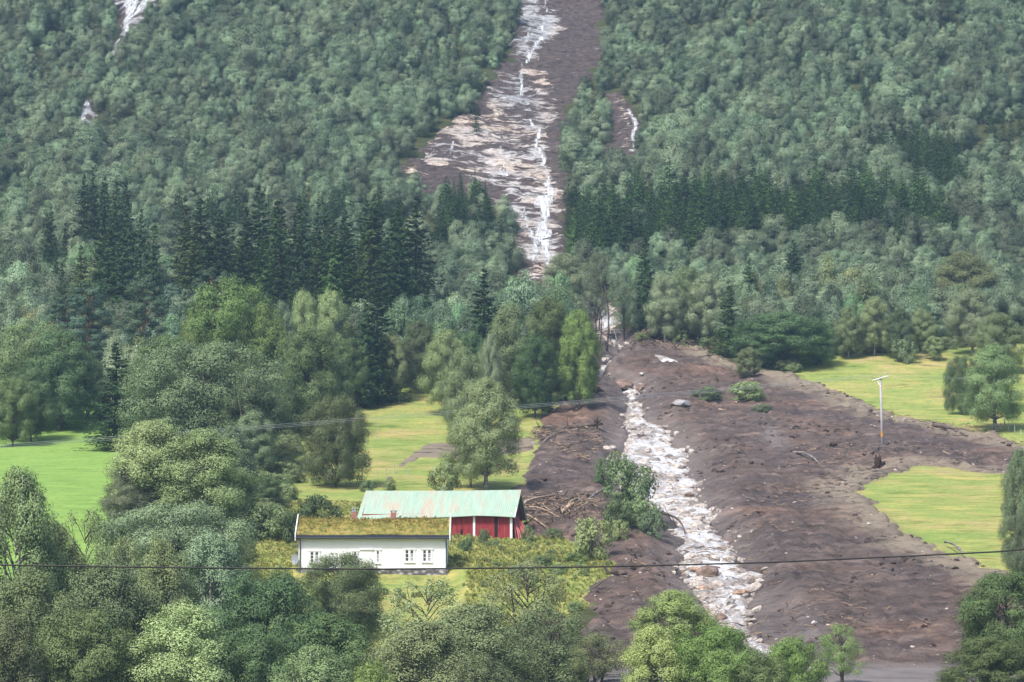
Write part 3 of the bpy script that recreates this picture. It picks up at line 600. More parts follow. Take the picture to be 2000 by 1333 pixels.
def tree(kind, px, top, wpx, Y, label, tint='n', group=None, base=None, lean=0.0):
    wpx *= 1.06 if kind != 'spruce' else 1.22
    x = px2x(px, Y); g = gz(x, Y); zt = row2z(top, Y)
    if base is not None: g = row2z(base, Y)
    h = max(1.2, zt - g); _cnt[kind] = _cnt.get(kind, 0) + 1
    key = KEYS[kind][_cnt[kind] % len(KEYS[kind])]; T = TREES[key]
    wm = wpx * Y / FPX
    sxy = wm / 2 / T['R']; sz = h / T['H']
    nm, cat = NAMES[kind]
    o = empty(nm, (x, Y, g), rng.uniform(0, 6.28)); o.scale = (sxy, sxy, sz)
    if lean: o.rotation_euler[1] = lean; o.rotation_euler[2] = 0
    tag(o, label, cat, group)
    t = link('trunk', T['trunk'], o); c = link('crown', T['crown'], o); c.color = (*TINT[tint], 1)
    placed.append((x, Y, wm * 0.42)); return o

# ---- foreground trees below the houses
tree('birch', 28, 905, 190, 262, 'tall thin birch with hanging twigs rising above all others at the left edge', 'olive')
tree('birch', 100, 1010, 150, 268, 'olive birch just in from the tall thin edge birch', 'olive')
tree('sparse', 165, 985, 150, 280, 'thin see-through birch with brownish twigs in front of the mown field', 'olive')
tree('sparse', 240, 1040, 130, 276, 'second see-through birch in front of the mown field, beside the big grey crown', 'olive')
tree('sallow', 345, 975, 300, 297, 'wide grey-green crown between the big olive birch and the foreground birches', 'grey')
tree('birch', 318, 1040, 150, 262, 'slim pointed yellowish birch with its pale trunk showing', 'olive')
tree('birch', 412, 1025, 165, 274, 'open birch with bare trunk below, closest to the red-gabled shed', 'grey')
tree('birch', 205, 1095, 220, 257, 'dark olive birch between two paler birches', 'dark')  # whole crown in a darker tint
tree('birch', 60, 1105, 200, 250, 'large drooping olive birch filling the left edge low down', 'olive')
tree('green', 165, 1180, 240, 238, 'fresh green leafy tree at the lower left with pointed sprays')
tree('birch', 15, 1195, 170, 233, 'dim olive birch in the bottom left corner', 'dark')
tree('birch', 355, 1165, 240, 240, 'light olive birch with a rounded crown at the bottom', 'pale')
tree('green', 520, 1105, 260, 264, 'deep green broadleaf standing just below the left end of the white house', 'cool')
tree('green', 640, 1190, 240, 250, 'round mid-green broadleaf lower than the house, left of the airy birches', 'n')
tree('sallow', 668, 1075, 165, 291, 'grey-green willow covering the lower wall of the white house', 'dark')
tree('birch', 610, 1255, 210, 230, 'pale grey-green crown low at the bottom below the round broadleaf', 'pale')
tree('green', 500, 1210, 200, 243, 'dark green broadleaf between the pale birch and the round broadleaf', 'cool')  # cool tint, darker than the plain green
tree('sparse', 835, 1122, 210, 270, 'airy birch in front of the stone footing at the right end of the house', 'n')
tree('sparse', 1030, 1085, 210, 268, 'airy birch with dark forked stems in front of the yard', 'n')
tree('birch', 930, 1172, 250, 250, 'broad grey-green birch between the two airy birches', 'n')
tree('birch', 825, 1205, 240, 240, 'full grey-green birch at the bottom, below the stone footing', 'n')
tree('sparse', 1075, 1180, 220, 246, 'open birch whose twigs reach over the edge of the mud', 'n')
tree('birch', 940, 1265, 190, 230, 'low grey birch crown at the bottom under the broad birch', 'dark')
tree('green', 725, 1285, 120, 228, 'small bright crown at the bottom between two grey birches', 'bright')
tree('sparse', 1170, 1235, 130, 240, 'thin sapling birch standing against the brown mud', 'n')
tree('birch', 1312, 1150, 170, 250, 'yellow-green pointed birch in front of the lower torrent', 'yellow')
tree('green', 1400, 1205, 190, 221, 'bright green broadleaf hiding the foot of the torrent', 'bright')
tree('green', 1548, 1238, 150, 222, 'bright green broadleaf just right of the foot of the torrent', 'bright')
tree('birch', 1275, 1215, 150, 222, 'leafy birch at the bottom under the pointed yellow-green birch', 'bright')
tree('green', 1475, 1265, 150, 219, 'low green crown at the bottom below the torrent', 'n')
tree('sparse', 1640, 1215, 95, 238, 'spindly yellowish sapling against the mud at the bottom', 'yellow')
tree('green', 1965, 1110, 190, 240, 'tall rich green tree at the lower right edge', 'n')
tree('green', 1925, 1235, 170, 231, 'rich green tree in the bottom right corner, shorter than its neighbour', 'n')
tree('birch', 1992, 868, 70, 300, 'narrow blue-green tree cut by the right edge below the far mud tongue', 'cool')
tree('birch', 2000, 1000, 60, 290, 'narrow dark tree at the right edge beside the lower meadow', 'cool')
# ---- left of and behind the houses
tree('birch', 300, 818, 190, 332, 'big olive birch crown bordering the mown field', 'pale')
tree('birch', 395, 835, 200, 330, 'grey-olive birch crown growing into the big olive birch', 'olive')
tree('birch', 450, 825, 110, 338, 'narrow birch top behind the grey-olive birch', 'grey')
tree('birch', 250, 905, 120, 330, 'lower birch crown at the right side of the mown field', 'grey')
tree('green', 520, 925, 62, 352, 'small dark upright tree alone between the big birches and the house', 'cool')
tree('sallow', 655, 765, 128, 378, 'lone bushy tree on several stems standing in the middle meadow', 'dark')
tree('sallow', 395, 660, 310, 402, 'huge domed willow in the middle of the left-hand trees', 'cool')
tree('birch', 490, 735, 140, 392, 'grey-green birch on the right flank of the huge domed willow', 'dark')
tree('birch', 492, 800, 84, 384, 'cool green birch at the lower right edge of the domed willow', 'cool')
tree('spruce', 222, 668, 105, 418, 'single dark spruce at the top corner of the mown field', 'n')
tree('green', 110, 640, 150, 440, 'rounded green tree at the upper edge of the mown field', 'cool')
tree('sallow', 60, 620, 200, 445, 'pale grey-green wide tree behind the rounded green one', 'n')
tree('green', 20, 735, 90, 424, 'green tree at the left edge above the mown field', 'n')
tree('green', 55, 710, 100, 430, 'green tree with lobed crown at the upper left corner of the field', 'cool')
tree('birch', 165, 690, 80, 452, 'grey birch between the rounded green tree and the single dark spruce', 'grey')
tree('green', 445, 535, 190, 448, 'tall bright green elm with curled leaf clusters above the domed willow', 'bright')
tree('green', 505, 585, 110, 446, 'bright green elm side crown leaning out beside the tall elm', 'bright')
tree('green', 385, 590, 90, 450, 'lower bright green elm crown on the left side of the tall elm', 'bright')
tree('green', 600, 630, 150, 430, 'broad mid-green tree above the lone bushy tree', 'n')
tree('green', 640, 690, 90, 440, 'cool green tree hanging over the top of the middle meadow', 'cool')
tree('green', 320, 648, 150, 428, 'mid-green crown rising behind the domed willow, next to the spruce', 'n')
tree('pine', 275, 535, 105, 458, 'pine with a bare red trunk', 'n')
tree('pine', 165, 552, 110, 464, 'blue-green pine left of the red-trunked pine', 'cool')
tree('pine', 408, 522, 120, 482, 'dark pine behind the tall bright elm', 'dark')
tree('pine', 120, 575, 80, 474, 'small dull pine at the left of the blue-green pine', 'dark')
tree('spruce', 112, 512, 44, 498, 'narrow spruce standing alone behind the blue-green pine')
tree('spruce', 150, 478, 66, 520, 'dull brownish spruce left of the tall spruce clump', 'brown')
for i, (px, top, wd, Y) in enumerate([(188, 412, 70, 528), (215, 395, 75, 534), (243, 405, 70, 530), (268, 408, 60, 536), (292, 425, 62, 528), (205, 440, 70, 522), (232, 450, 72, 518)]):
    tree('spruce', px, top, wd, Y, ['tall dark spruce in the clump left of the main spruce stand', 'shorter spruce at the front of the clump left of the main stand'][i > 4], 'n', 'spruces of the separate left clump')
for i, (px, top, wd, Y) in enumerate([(90, 402, 44, 560), (82, 415, 40, 556), (100, 475, 26, 540), (118, 435, 26, 556)]):
    tree('spruce', px, top, wd, Y, 'small dark spruce among pale birches at the far left', 'dark', 'small spruces among the left birches')
for i, (px, top, wd, Y) in enumerate([(155, 340, 50, 590), (172, 338, 50, 586), (195, 345, 55, 590), (218, 350, 50, 586), (238, 352, 45, 590)]):
    tree('spruce', px, top, wd, Y, 'dark spruce in the small upper group at the left', 'dark', 'upper left spruce group')
st = []
for i in range(15): st.append((352 + i * 32 + rng.uniform(-12, 12), 358 + rng.uniform(-4, 62) + (20 if i < 3 else 0), rng.uniform(70, 104), 528 + rng.uniform(-8, 10), 0))
for i in range(13): st.append((368 + i * 35 + rng.uniform(-14, 14), 404 + rng.uniform(-16, 60), rng.uniform(74, 104), 512 + rng.uniform(-7, 7), 0))
for i in range(8): st.append((545 + i * 34 + rng.uniform(-7, 7), 462 + rng.uniform(-10, 26), rng.uniform(66, 88), 497 + rng.uniform(-6, 6), 1))
for px, top, wd, Y, k in st:
    tree('spruce', px, top, wd, Y, ['tall dark spruce packed in the main stand left of the scar', 'spruce in the front row of the main left stand, partly bare of needles low down'][k], ['n', 'bright', 'brown', 'dark'][int(rng.integers(0, 4))], 'spruces of the main left stand')
tree('spruce', 735, 545, 100, 462, 'broad spruce standing forward of the main left stand, above the middle meadow', 'n')
tree('spruce', 712, 588, 70, 458, 'lower spruce beside the broad forward spruce', 'n')
tree('birch', 590, 560, 74, 472, 'pale birch top against the dark main stand, left one of the pair', 'pale')
tree('birch', 642, 564, 78, 474, 'pale birch top against the dark main stand, right one of the pair', 'pale')
tree('birch', 545, 585, 66, 470, 'grey birch top between the tall elm and the pale pair', 'grey')
tree('green', 678, 655, 76, 456, 'green tree at the upper left corner of the middle meadow', 'n')
tree('birch', 766, 645, 62, 462, 'slender light birch on the top edge of the middle meadow', 'n')
tree('birch', 818, 620, 88, 470, 'dull grey-green birch with bare lower stems above the middle meadow', 'dark')
tree('birch', 868, 640, 86, 452, 'light green pointed birch at the upper right of the middle meadow', 'pale')
tree('birch', 905, 676, 92, 428, 'light green birch between the pointed birch and the lone big birch', 'n')
tree('birch', 957, 645, 48, 442, 'thin blue-grey birch with drooping branches', 'grey')
tree('birch', 950, 728, 126, 373, 'big lone birch directly behind the green-roofed barn', 'n')
tree('birch', 918, 790, 92, 378, 'lower birch crown at the near flank of the big lone birch', 'n')
tree('bush', 872, 898, 66, 372, 'green shrub at the left foot of the big lone birch', 'n')
tree('spruce', 945, 524, 100, 472, 'dark wide spruce standing out alone above the lone big birch', 'dark')
tree('green', 912, 640, 95, 462, 'deep green maple under the dark wide spruce', 'cool')
tree('birch', 1002, 590, 105, 456, 'dull olive tree between the dark wide spruce and the mud', 'dark')
tree('green', 1075, 575, 112, 460, 'full green tree, second from the mud', 'n')
tree('green', 1132, 600, 84, 452, 'green tree at the very edge of the mud with exposed roots', 'bright')
tree('green', 1045, 650, 90, 448, 'deep green tree in front of the dull olive tree', 'deep')  # darkest of the green tints
tree('spruce', 832, 556, 44, 500, 'little dark spruce left of the pale birch thicket')
tree('spruce', 868, 572, 34, 498, 'smallest dark spruce beside the pale birch thicket')
# ---- right of the scar
tree('birch', 1105, 490, 92, 546, 'grey-green birch at the mouth of the upper scar', 'grey')
tree('sparse', 1168, 488, 70, 524, 'see-through birch in front of the white water at the neck', 'grey')
tree('sparse', 1220, 528, 60, 522, 'second see-through birch at the neck, closer to the spruce', 'grey')
tree('spruce', 1262, 464, 56, 526, 'slim tall spruce right of the neck of the slide')
tree('birch', 1300, 530, 82, 512, 'grey-green birch right of the slim tall spruce, with leaning stems', 'grey')
tree('birch', 1345, 518, 86, 516, 'tall grey-green birch with yellowing top above the mud edge', 'n')
tree('birch', 1385, 532, 84, 512, 'grey-green birch beside the brownish spruce at the mud edge', 'grey')
tree('spruce', 1426, 548, 58, 500, 'brownish spruce rooted on the upper edge of the mud', 'brown')
tree('spruce', 1468, 505, 48, 532, 'thin spruce behind the round dark green tree', 'n')
tree('spruce', 1556, 468, 58, 558, 'dark spruce standing clear among birches above the round dark green tree', 'dark')
tree('green', 1525, 606, 170, 492, 'round dark green tree on the edge of the mud', 'cool')
tree('green', 1600, 622, 80, 494, 'smaller dark green tree joined to the round one', 'cool')
tree('green', 1468, 620, 70, 494, 'dark green tree at the left shoulder of the round one', 'cool')
tree('birch', 1466, 676, 52, 482, 'small light green birch standing in the mud', 'n')
for px, top, wd, Y, lb, ti in [(1662, 594, 58, 500, 'leafy birch on the far meadow edge next to the round dark tree', 'n'), (1713, 578, 62, 502, 'second leafy birch along the far meadow edge', 'n'), (1765, 600, 60, 500, 'third leafy birch along the far meadow edge', 'dark'), (1808, 600, 56, 506, 'fourth birch along the far meadow edge, with bare stems', 'n'),
                       (1830, 655, 38, 500, 'small rounded tree at the end of the far meadow edge', 'n'), (1690, 560, 70, 520, 'taller birch behind the second leafy birch', 'dark'), (1640, 560, 60, 524, 'grey birch behind the first leafy birch', 'grey'),
                       (1893, 488, 120, 540, 'tall spreading birch with a white trunk high on the right', 'n'), (1905, 560, 90, 505, 'grey-green birch behind the meadow pair', 'grey'), (1960, 610, 100, 490, 'green birch at the right edge behind the meadow pair', 'n')]:
    tree('birch', px, top, wd, Y, lb, ti)
tree('bush', 1770, 658, 48, 497, 'small bushy sapling out on the upper meadow', 'cool')
tree('sallow', 1885, 690, 72, 452, 'dark round tree, left one of the meadow pair', 'deep')
tree('birch', 1948, 668, 118, 436, 'big birch with white trunk, right one of the meadow pair', 'olive')

# ---- shrubs about the yard and the slide
def bush(px, top, base, wpx, label, tint='n', Y=None, key=None, group=None, name='shrub', cat='shrub'):
    P = unproj([(px, base)])[0] if Y is None else (px2x(px, Y), Y)
    x, Yy = float(P[0]), float(P[1]); g = gz(x, Yy); h = max(0.5, (base - top) * Yy / FPX); T = TREES[key or ['bu0', 'bu1', 'bu2'][len(placed) % 3]]
    s = wpx * Yy / FPX / 2 / T['R']; o = empty(name, (x, Yy, g - 0.1), rng.uniform(0, 6)); o.scale = (s, s, h / T['H'])
    tag(o, label, cat, group); c = link('crown', T['crown'], o); c.color = (*TINT[tint], 1); link('trunk', T['trunk'], o); placed.append((x, Yy, s * T['R'] * 0.5)); return o
bush(1155, 1004, 1092, 92, 'big light green willow shrub on the mud edge right of the barn', 'pale')
bush(1204, 975, 1045, 70, 'dark broken shrub behind the big light willow shrub', 'dark')
bush(1228, 900, 1010, 104, 'dull uprooted sallow leaning over the torrent bank', 'dark')
bush(1178, 885, 950, 46, 'small dark bush top on the torrent bank', 'deep')
bush(1250, 975, 1042, 84, 'torn green shrub half buried on the torrent bank', 'n')
bush(1275, 990, 1052, 56, 'flattened grey shrub nearest the torrent', 'grey')
bush(1215, 965, 1000, 36, 'yellow-green sprig on the torrent bank', 'yellow')
bush(1205, 855, 905, 40, 'spindly green sapling beside the torrent', 'n')
bush(1460, 742, 784, 82, 'uprooted green shrub lying on the mud', 'pale')
bush(1385, 752, 782, 66, 'flat dark uprooted shrub lying on the mud', 'dark')
bush(1490, 786, 806, 40, 'small pale uprooted shrub on the mud', 'grey')
bush(1255, 648, 672, 40, 'pale tuft of brush on the mound at the neck', 'pale')
bush(1328, 648, 674, 36, 'pale shrub under the leaning birches', 'pale')
bush(1385, 655, 678, 60, 'flattened brush at the top edge of the mud', 'dark')
bush(1080, 1026, 1052, 40, 'small green bush on the edge of the debris pile', 'n')
bush(1030, 1020, 1058, 30, 'green bush beside the leaning red boards', 'n')
bush(910, 1050, 1078, 30, 'dark round bush in the tall grass before the barn', 'deep')
bush(945, 1030, 1062, 26, 'weedy green bush against the barn wall', 'n')
bush(615, 962, 1034, 96, 'dark wide shrub behind the house ridge', 'dark', Y=338)
bush(575, 985, 1060, 70, 'dark shrub at the rear left corner of the house', 'deep', Y=328)
bush(515, 1000, 1074, 100, 'light green shrub above the grey-roofed shed', 'n', Y=330)
bush(468, 1020, 1080, 80, 'green shrub left of the grey-roofed shed', 'pale', Y=330)
bush(545, 1068, 1118, 60, 'green shrub in front of the satellite dish', 'bright', Y=304)
bush(1062, 1082, 1108, 46, 'dull green bush in the middle of the yard', 'dark')
bush(1120, 1076, 1100, 56, 'fresh green thicket beside the big willow shrub', 'bright')
bush(1092, 1096, 1120, 42, 'low green bush just above the foreground wire', 'n')
bush(1010, 1098, 1125, 44, 'grey-green bush in the lower yard', 'grey')
bush(720, 935, 960, 36, 'low bramble bush above the left end of the barn', 'dark')
bush(760, 930, 957, 30, 'small bramble bush where the gravel track ends', 'n')
bush(700, 990, 1020, 40, 'leafy weed bush at the left end of the barn', 'pale', Y=333)
bush(1210, 1015, 1060, 44, 'thin weedy shrub on the mud edge', 'pale')

# ---- the rest of the wood, set out by rule
SPR = [([(1108, 440), (1180, 415), (1300, 408), (1500, 400), (1700, 412), (1850, 430), (1880, 490), (1600, 492), (1480, 496), (1300, 508), (1180, 518), (1110, 530)], 3.1, (5.5, 10.5)),
       ([(335, 445), (500, 440), (700, 430), (835, 430), (845, 470), (640, 480), (350, 482)], 4.0, (5.0, 9.0)),
       ([(870, 410), (950, 405), (968, 440), (975, 475), (900, 490), (862, 470)], 2.4, (5.5, 8)),
       ([(1690, 292), (1800, 290), (1895, 300), (1915, 360), (1880, 400), (1800, 370), (1700, 335)], 2.8, (6, 8.5)),
       ([(1655, 180), (1725, 175), (1730, 205), (1690, 230), (1655, 215)], 3.4, (5, 7)),
       ([(835, 450), (890, 455), (900, 490), (850, 510)], 2.8, (7, 9)),
       ([(1900, 260), (2060, 245), (2060, 300), (1940, 310)], 3.8, (5, 7))]
LONE = [(1600, 165, 7.5), (1756, 175, 6), (655, 215, 7), (690, 222, 5.5), (1278, 355, 6), (1470, 470, 9), (1838, 475, 8), (1560, 470, 7), (1350, 490, 8), (1330, 470, 9), (930, 262, 6), (1735, 340, 7), (1635, 250, 6)]
spr_w = [(unproj(p), s, h) for p, s, h in SPR]
allp = []
def scatter(x0, x1, y0, y1, step, fn):
    nx = int((x1 - x0) / step); ny = int((y1 - y0) / step)
    gx, gy = np.meshgrid(np.arange(nx), np.arange(ny)); gx = gx.ravel(); gy = gy.ravel()
    X = x0 + (gx + 0.5 * (gy % 2) + rng.uniform(-0.42, 0.42, len(gx))) * step; Y = y0 + (gy + rng.uniform(-0.42, 0.42, len(gx))) * step
    return fn(X, Y)
def allowed(X, Y, m=0.8):
    k = (d_scar(X, Y) < 0.4) & (d_mud(X, Y) < -m) & (d_rav(X, Y) < -m * 0.5) & (d_rav(X, Y + 3.5) < 0) & (d_rav(X, Y + 7) < 0) & (d_rav(X, Y + 11) < 0) & (meadow_d(X, Y) < -m * 0.5) & (streamd(X, Y) < -2)
    u, v = proj(X, Y, ground(X, Y))
    k &= (u > -130) & (u < 2130) & ~((u > 1128) & (u < 1240) & (v > 580) & (v < 760)) & ~((u > 1000) & (u < 1110) & (v > 545) & (v < 622))
    for x, y, r_ in placed:
        k &= ~((np.abs(X - x) < max(r_, 1.2)) & (np.abs(Y - y) < max(r_, 1.2) + 0.5))
    return k, u, v
for poly, step, hr in spr_w:
    x0, y0 = poly.min(0); x1, y1 = poly.max(0)
    def fn(X, Y):
        k, u, v = allowed(X, Y); k &= sdf(poly, X, Y) > 0
        return [(X[i], Y[i], rng.uniform(*hr), 's') for i in np.where(k)[0]]
    allp += scatter(x0, x1, y0, y1, step, fn)
for px, row, h in LONE:
    P = unproj([(px, row)])[0]; allp.append((P[0], P[1], h, 's'))
def bfn(step, hlo, hhi):
    def fn(X, Y):
        k, u, v = allowed(X, Y)
        for poly, s_, hr in spr_w: k &= ~((sdf(poly, X, Y) > -0.8) & (rng.random(len(X)) > 0.06))
        out = []
        n1 = fbm(X, Y, 22, 2, 91)
        for i in np.where(k)[0]:
            h = (hlo + (hhi - hlo) * rng.random() ** 1.4) * (1 + 0.34 * n1[i]) * (1.25 if rng.random() < 0.06 else 1)
            out.append((X[i], Y[i], h, 'b'))
        return out
    return fn
allp += scatter(-95, 95, 440, 520, 4.3, bfn(4.3, 7.0, 10.5))
allp += scatter(-105, 105, 520, 556, 4.0, bfn(4.0, 5.5, 9.0))
allp += scatter(-105, 105, 556, 600, 3.7, bfn(3.7, 3.8, 6.4))
allp += scatter(-125, 125, 600, 690, 3.5, bfn(3.5, 3.4, 7.8))
allp += scatter(-140, 140, 690, 845, 3.5, bfn(3.5, 3.4, 7.2))
# slim trees along the edges and clumps that close the gaps near the bottom left
def pick(kind):
    rows = [p for p in allp if p[3] == kind]
    A = np.array([(p[0], p[1], p[2]) for p in rows]); Z = ground(A[:, 0], A[:, 1]); u, v = proj(A[:, 0], A[:, 1], Z)
    size = A[:, 2] / A[:, 1] * FPX
    score = np.where((u > -10) & (u < 2010) & (v < 1333) & (v > 10), size, 0)
    return A, Z, u, v, score
TONES = [('pale grey green', (1.22, 1.22, 1.22)), ('olive', (1.12, 1.0, 0.78)), ('mid green', (0.85, 1.03, 0.85)), ('dark', (0.62, 0.72, 0.78)), ('soft green', (1.0, 1.0, 1.0))]
def reg_b(u, v):
    r = [(150, 'at the far left behind the pines'), (340, 'by the left spruce clump'), (560, 'by the left part of the main spruce stand'), (860, 'behind the main spruce stand'), (1000, 'in the thicket between main spruce stand and scar'), (1100, 'close under the mouth of the scar'), (1300, 'beside the slim tall spruce right of the scar'),
         (1480, 'just below the right spruce stand'), (1620, 'around the lone spruce above the round dark tree'), (1780, 'in the wood above the upper meadow'), (9999, 'in the wood at the right edge above the meadow pair')]
    for a, s in r:
        if u < a: return s
def reg_s(u, v):
    if v < 360 and u > 1550: return 'in the dark group high on the right slope'
    if v < 330: return 'among birches high on the slope'
    if u < 330: return 'at the left beyond the spruce clump'
    if u < 560: return 'in the back rows of the left half of the main stand'
    if u < 862: return 'in the back rows beside the scar of the main stand'
    if u < 1010: return 'in the small stand on the left rim of the scar'
    if u < 1300: return 'in the right stand, nearest the scar'
    if u < 1550: return 'in the middle of the right stand'
    return 'in the far end of the right stand'
stuff_coll = {}
def place_individual(kind, A, Z, u, v, idx):
    for c, i in enumerate(idx):
        x, y, h = A[i]; T = TREES[f'fb{c % 9}' if kind == 'b' else f'fs{c % 4}']
        me = T['one']; nm = 'birch_tree' if kind == 'b' else 'spruce_tree'
        o = link(nm, me); o.location = (x, y, Z[i] - 0.15); o.rotation_euler = (0, 0, rng.uniform(0, 6.28))
        if kind == 'b':
            wr = rng.uniform(0.62, 0.88) if h < 7 else rng.uniform(0.46, 0.66)
            s = h * wr / 2 / T['R']; tn, tc = TONES[int(rng.integers(0, 5))]
            size = 'tall ' if h > 8.6 else 'low ' if h < 6.3 else ''
            tag(o, f'{size}{tn} birch {reg_b(u[i], v[i])}', 'birch', 'birches ' + reg_b(u[i], v[i]))
            if h > 6.5: pass
        else:
            s = h * rng.uniform(0.44, 0.62) / 2 / T['R']; tn, tc = [('dark', (0.85, 0.9, 1.0)), ('green', (1.3, 1.35, 1.1)), ('fresh green', (1.5, 1.6, 1.25))][int(rng.choice(3, p=[0.4, 0.35, 0.25])) if u[i] > 1080 else int(rng.choice(2, p=[0.75, 0.25]))]
            size = 'tall ' if h > 9 else 'small ' if h < 7 else ''
            tag(o, f'{size}{tn} spruce {reg_s(u[i], v[i])}', 'spruce', 'spruces ' + reg_s(u[i], v[i]))
        o.color = (*tc, 1); o.scale = (s, s, h / T['H'])
def gn_scatter(name, sources, pts, rots, scales, idx):
    """one object that scatters small meshes over its points"""
    coll = bpy.data.collections.new(name + ' sources')
    for i, me in enumerate(sources):
        so = bpy.data.objects.new(f'{name} source {i:02d}', me); coll.objects.link(so)
    me = bpy.data.meshes.new(name); me.from_pydata([tuple(map(float, p)) for p in pts], [], [])
    a = me.attributes.new('rot', 'FLOAT_VECTOR', 'POINT'); a.data.foreach_set('vector', np.asarray(rots, np.float32).ravel())
    a = me.attributes.new('scl', 'FLOAT_VECTOR', 'POINT'); a.data.foreach_set('vector', np.asarray(scales, np.float32).ravel())
    a = me.attributes.new('pick', 'INT', 'POINT'); a.data.foreach_set('value', np.asarray(idx, np.int32).ravel())
    o = link(name, me); tag(o, kind='stuff')
    g = bpy.data.node_groups.new(name + ' scatter', 'GeometryNodeTree')
    g.interface.new_socket('Geometry', in_out='INPUT', socket_type='NodeSocketGeometry'); g.interface.new_socket('Geometry', in_out='OUTPUT', socket_type='NodeSocketGeometry')
    n = g.nodes; l = g.links; gi = n.new('NodeGroupInput'); go = n.new('NodeGroupOutput')
    ci = n.new('GeometryNodeCollectionInfo'); ci.inputs['Collection'].default_value = coll; ci.inputs['Separate Children'].default_value = True; ci.inputs['Reset Children'].default_value = True
    ip = n.new('GeometryNodeInstanceOnPoints'); ip.inputs['Pick Instance'].default_value = True
    def na(nm, t):
        x = n.new('GeometryNodeInputNamedAttribute'); x.data_type = t; x.inputs['Name'].default_value = nm; return x.outputs['Attribute']
    l.new(gi.outputs[0], ip.inputs['Points']); l.new(ci.outputs[0], ip.inputs['Instance']); l.new(na('pick', 'INT'), ip.inputs['Instance Index'])
    e = n.new('FunctionNodeEulerToRotation'); l.new(na('rot', 'FLOAT_VECTOR'), e.inputs[0]); l.new(e.outputs[0], ip.inputs['Rotation'])
    l.new(na('scl', 'FLOAT_VECTOR'), ip.inputs['Scale']); l.new(ip.outputs[0], go.inputs[0])
    m = o.modifiers.new('scatter', 'NODES'); m.node_group = g
    return o
N_HAND_B = sum(_cnt.get(k, 0) for k in ('birch', 'sparse')); N_HAND_S = _cnt['spruce']
for kind, cap, nm in (('b', 300 - N_HAND_B, 'birch_forest'), ('s', 300 - N_HAND_S, 'spruce_forest')):
    A, Z, u, v, score = pick(kind)
    order = np.argsort(-score); ind = [i for i in order[:cap] if score[i] > 0]; rest = order[len(ind):]
    place_individual(kind, A, Z, u, v, ind)
    if len(rest):
        k = len(rest); rot = np.zeros((k, 3)); rot[:, 2] = rng.uniform(0, 6.28, k)
        if kind == 'b': s = A[rest, 2] * rng.uniform(0.62, 0.9, k) / 2 / 2.5; idx = rng.integers(0, 9, k); src = [TREES[f'fb{i}']['one'] for i in range(9)]; sz = A[rest, 2] / 6.0
        else: s = A[rest, 2] * rng.uniform(0.34, 0.46, k) / 2 / 2.0; idx = rng.integers(0, 4, k); src = [TREES[f'fs{i}']['one'] for i in range(4)]; sz = A[rest, 2] / 10.0
        o = gn_scatter(nm, src, np.stack([A[rest, 0], A[rest, 1], Z[rest] - 0.15], 1), rot, np.stack([s, s, sz], 1), idx)
        tag(o, 'far-off wood of small birches covering the upper slope' if kind == 'b' else 'far-off spruces too many to count on the upper slope', 'forest')
    print('FOREST', nm, len(ind), len(rest))

# ---- undergrowth, grass
def tuft(seed, n=26, h=0.45, sp=0.28):
    r = np.random.default_rng(seed); V = []; F = []
    for i in range(n):
        a = r.uniform(0, 6.28); d = r.uniform(0, sp); x, y = math.cos(a) * d, math.sin(a) * d; b = r.uniform(0, 6.28); hh = h * r.uniform(0.5, 1.2); w_ = 0.03; lx, ly = math.cos(b) * hh * 0.4, math.sin(b) * hh * 0.4
        k = len(V); V += [(x - w_ * math.sin(b), y + w_ * math.cos(b), -0.05), (x + w_ * math.sin(b), y - w_ * math.cos(b), -0.05), (x + lx * 0.5, y + ly * 0.5, hh * 0.7), (x + lx, y + ly, hh)]; F.append([k, k + 1, k + 3, k + 2])
    return V, F
tufts = [mesh_np(f'tuft{i}', *tuft(400 + i), M['grass']) for i in range(4)]
for t_ in tufts: soft_normals(t_, np.tile([0, -0.25, 1.0], (len(t_.vertices), 1)))
turfs = [mesh_np(f'turf{i}', *tuft(410 + i, 22, 0.26, 0.22), M['turf_grass']) for i in range(4)]
def grass_pts():
    X = rng.uniform(-75, 110, 260000); Y = rng.uniform(285, 520, 260000)
    k = (meadow_d(X, Y) > 0) & ~((X > -21) & (X < -4) & (Y < 311)) & (d_mud(X, Y) < 0.3) & (d_track(X, Y) < 0.2)
    yard = (Y < 362) & (X < 35) & (X > -27)
    keep = rng.random(len(X)) < np.where(yard, 1.0, 0.0 * (fbm(X, Y, 8, 3, 95) > -0.2) * (sdf(mead_w[0], X, Y) < 0))
    k &= keep; X = X[k]; Y = Y[k]; yard = yard[k]
    sc = np.where(yard, rng.uniform(0.35, 0.8, len(X)) * (1 + 0.6 * fbm(X, Y, 5, 2, 97)), rng.uniform(0.22, 0.5, len(X)))
    return X, Y, sc
gx, gy, gs = grass_pts()
rt = np.zeros((len(gx), 3)); rt[:, 2] = rng.uniform(0, 6.28, len(gx))
o = gn_scatter('grass', tufts, np.stack([gx, gy, ground(gx, gy)], 1), rt, np.stack([gs, gs, gs * 0.9], 1), rng.integers(0, 4, len(gx)))
tag(o, 'tufts of long grass in the yard and meadows', 'grass')
ux = rng.uniform(-95, 95, 26000); uy = rng.uniform(238, 600, 26000)
k = (meadow_d(ux, uy) < 1.0) & (d_mud(ux, uy) < -0.5) & (d_scar(ux, uy) < -0.5) & (streamd(ux, uy) < -2)
k &= (np.abs(meadow_d(ux, uy)) < 4) | (uy < 330) | (rng.random(len(ux)) < 0.5)
ux, uy = ux[k], uy[k]; k = len(ux); sc = rng.uniform(0.35, 0.85, k); rt = np.zeros((k, 3)); rt[:, 2] = rng.uniform(0, 6, k)
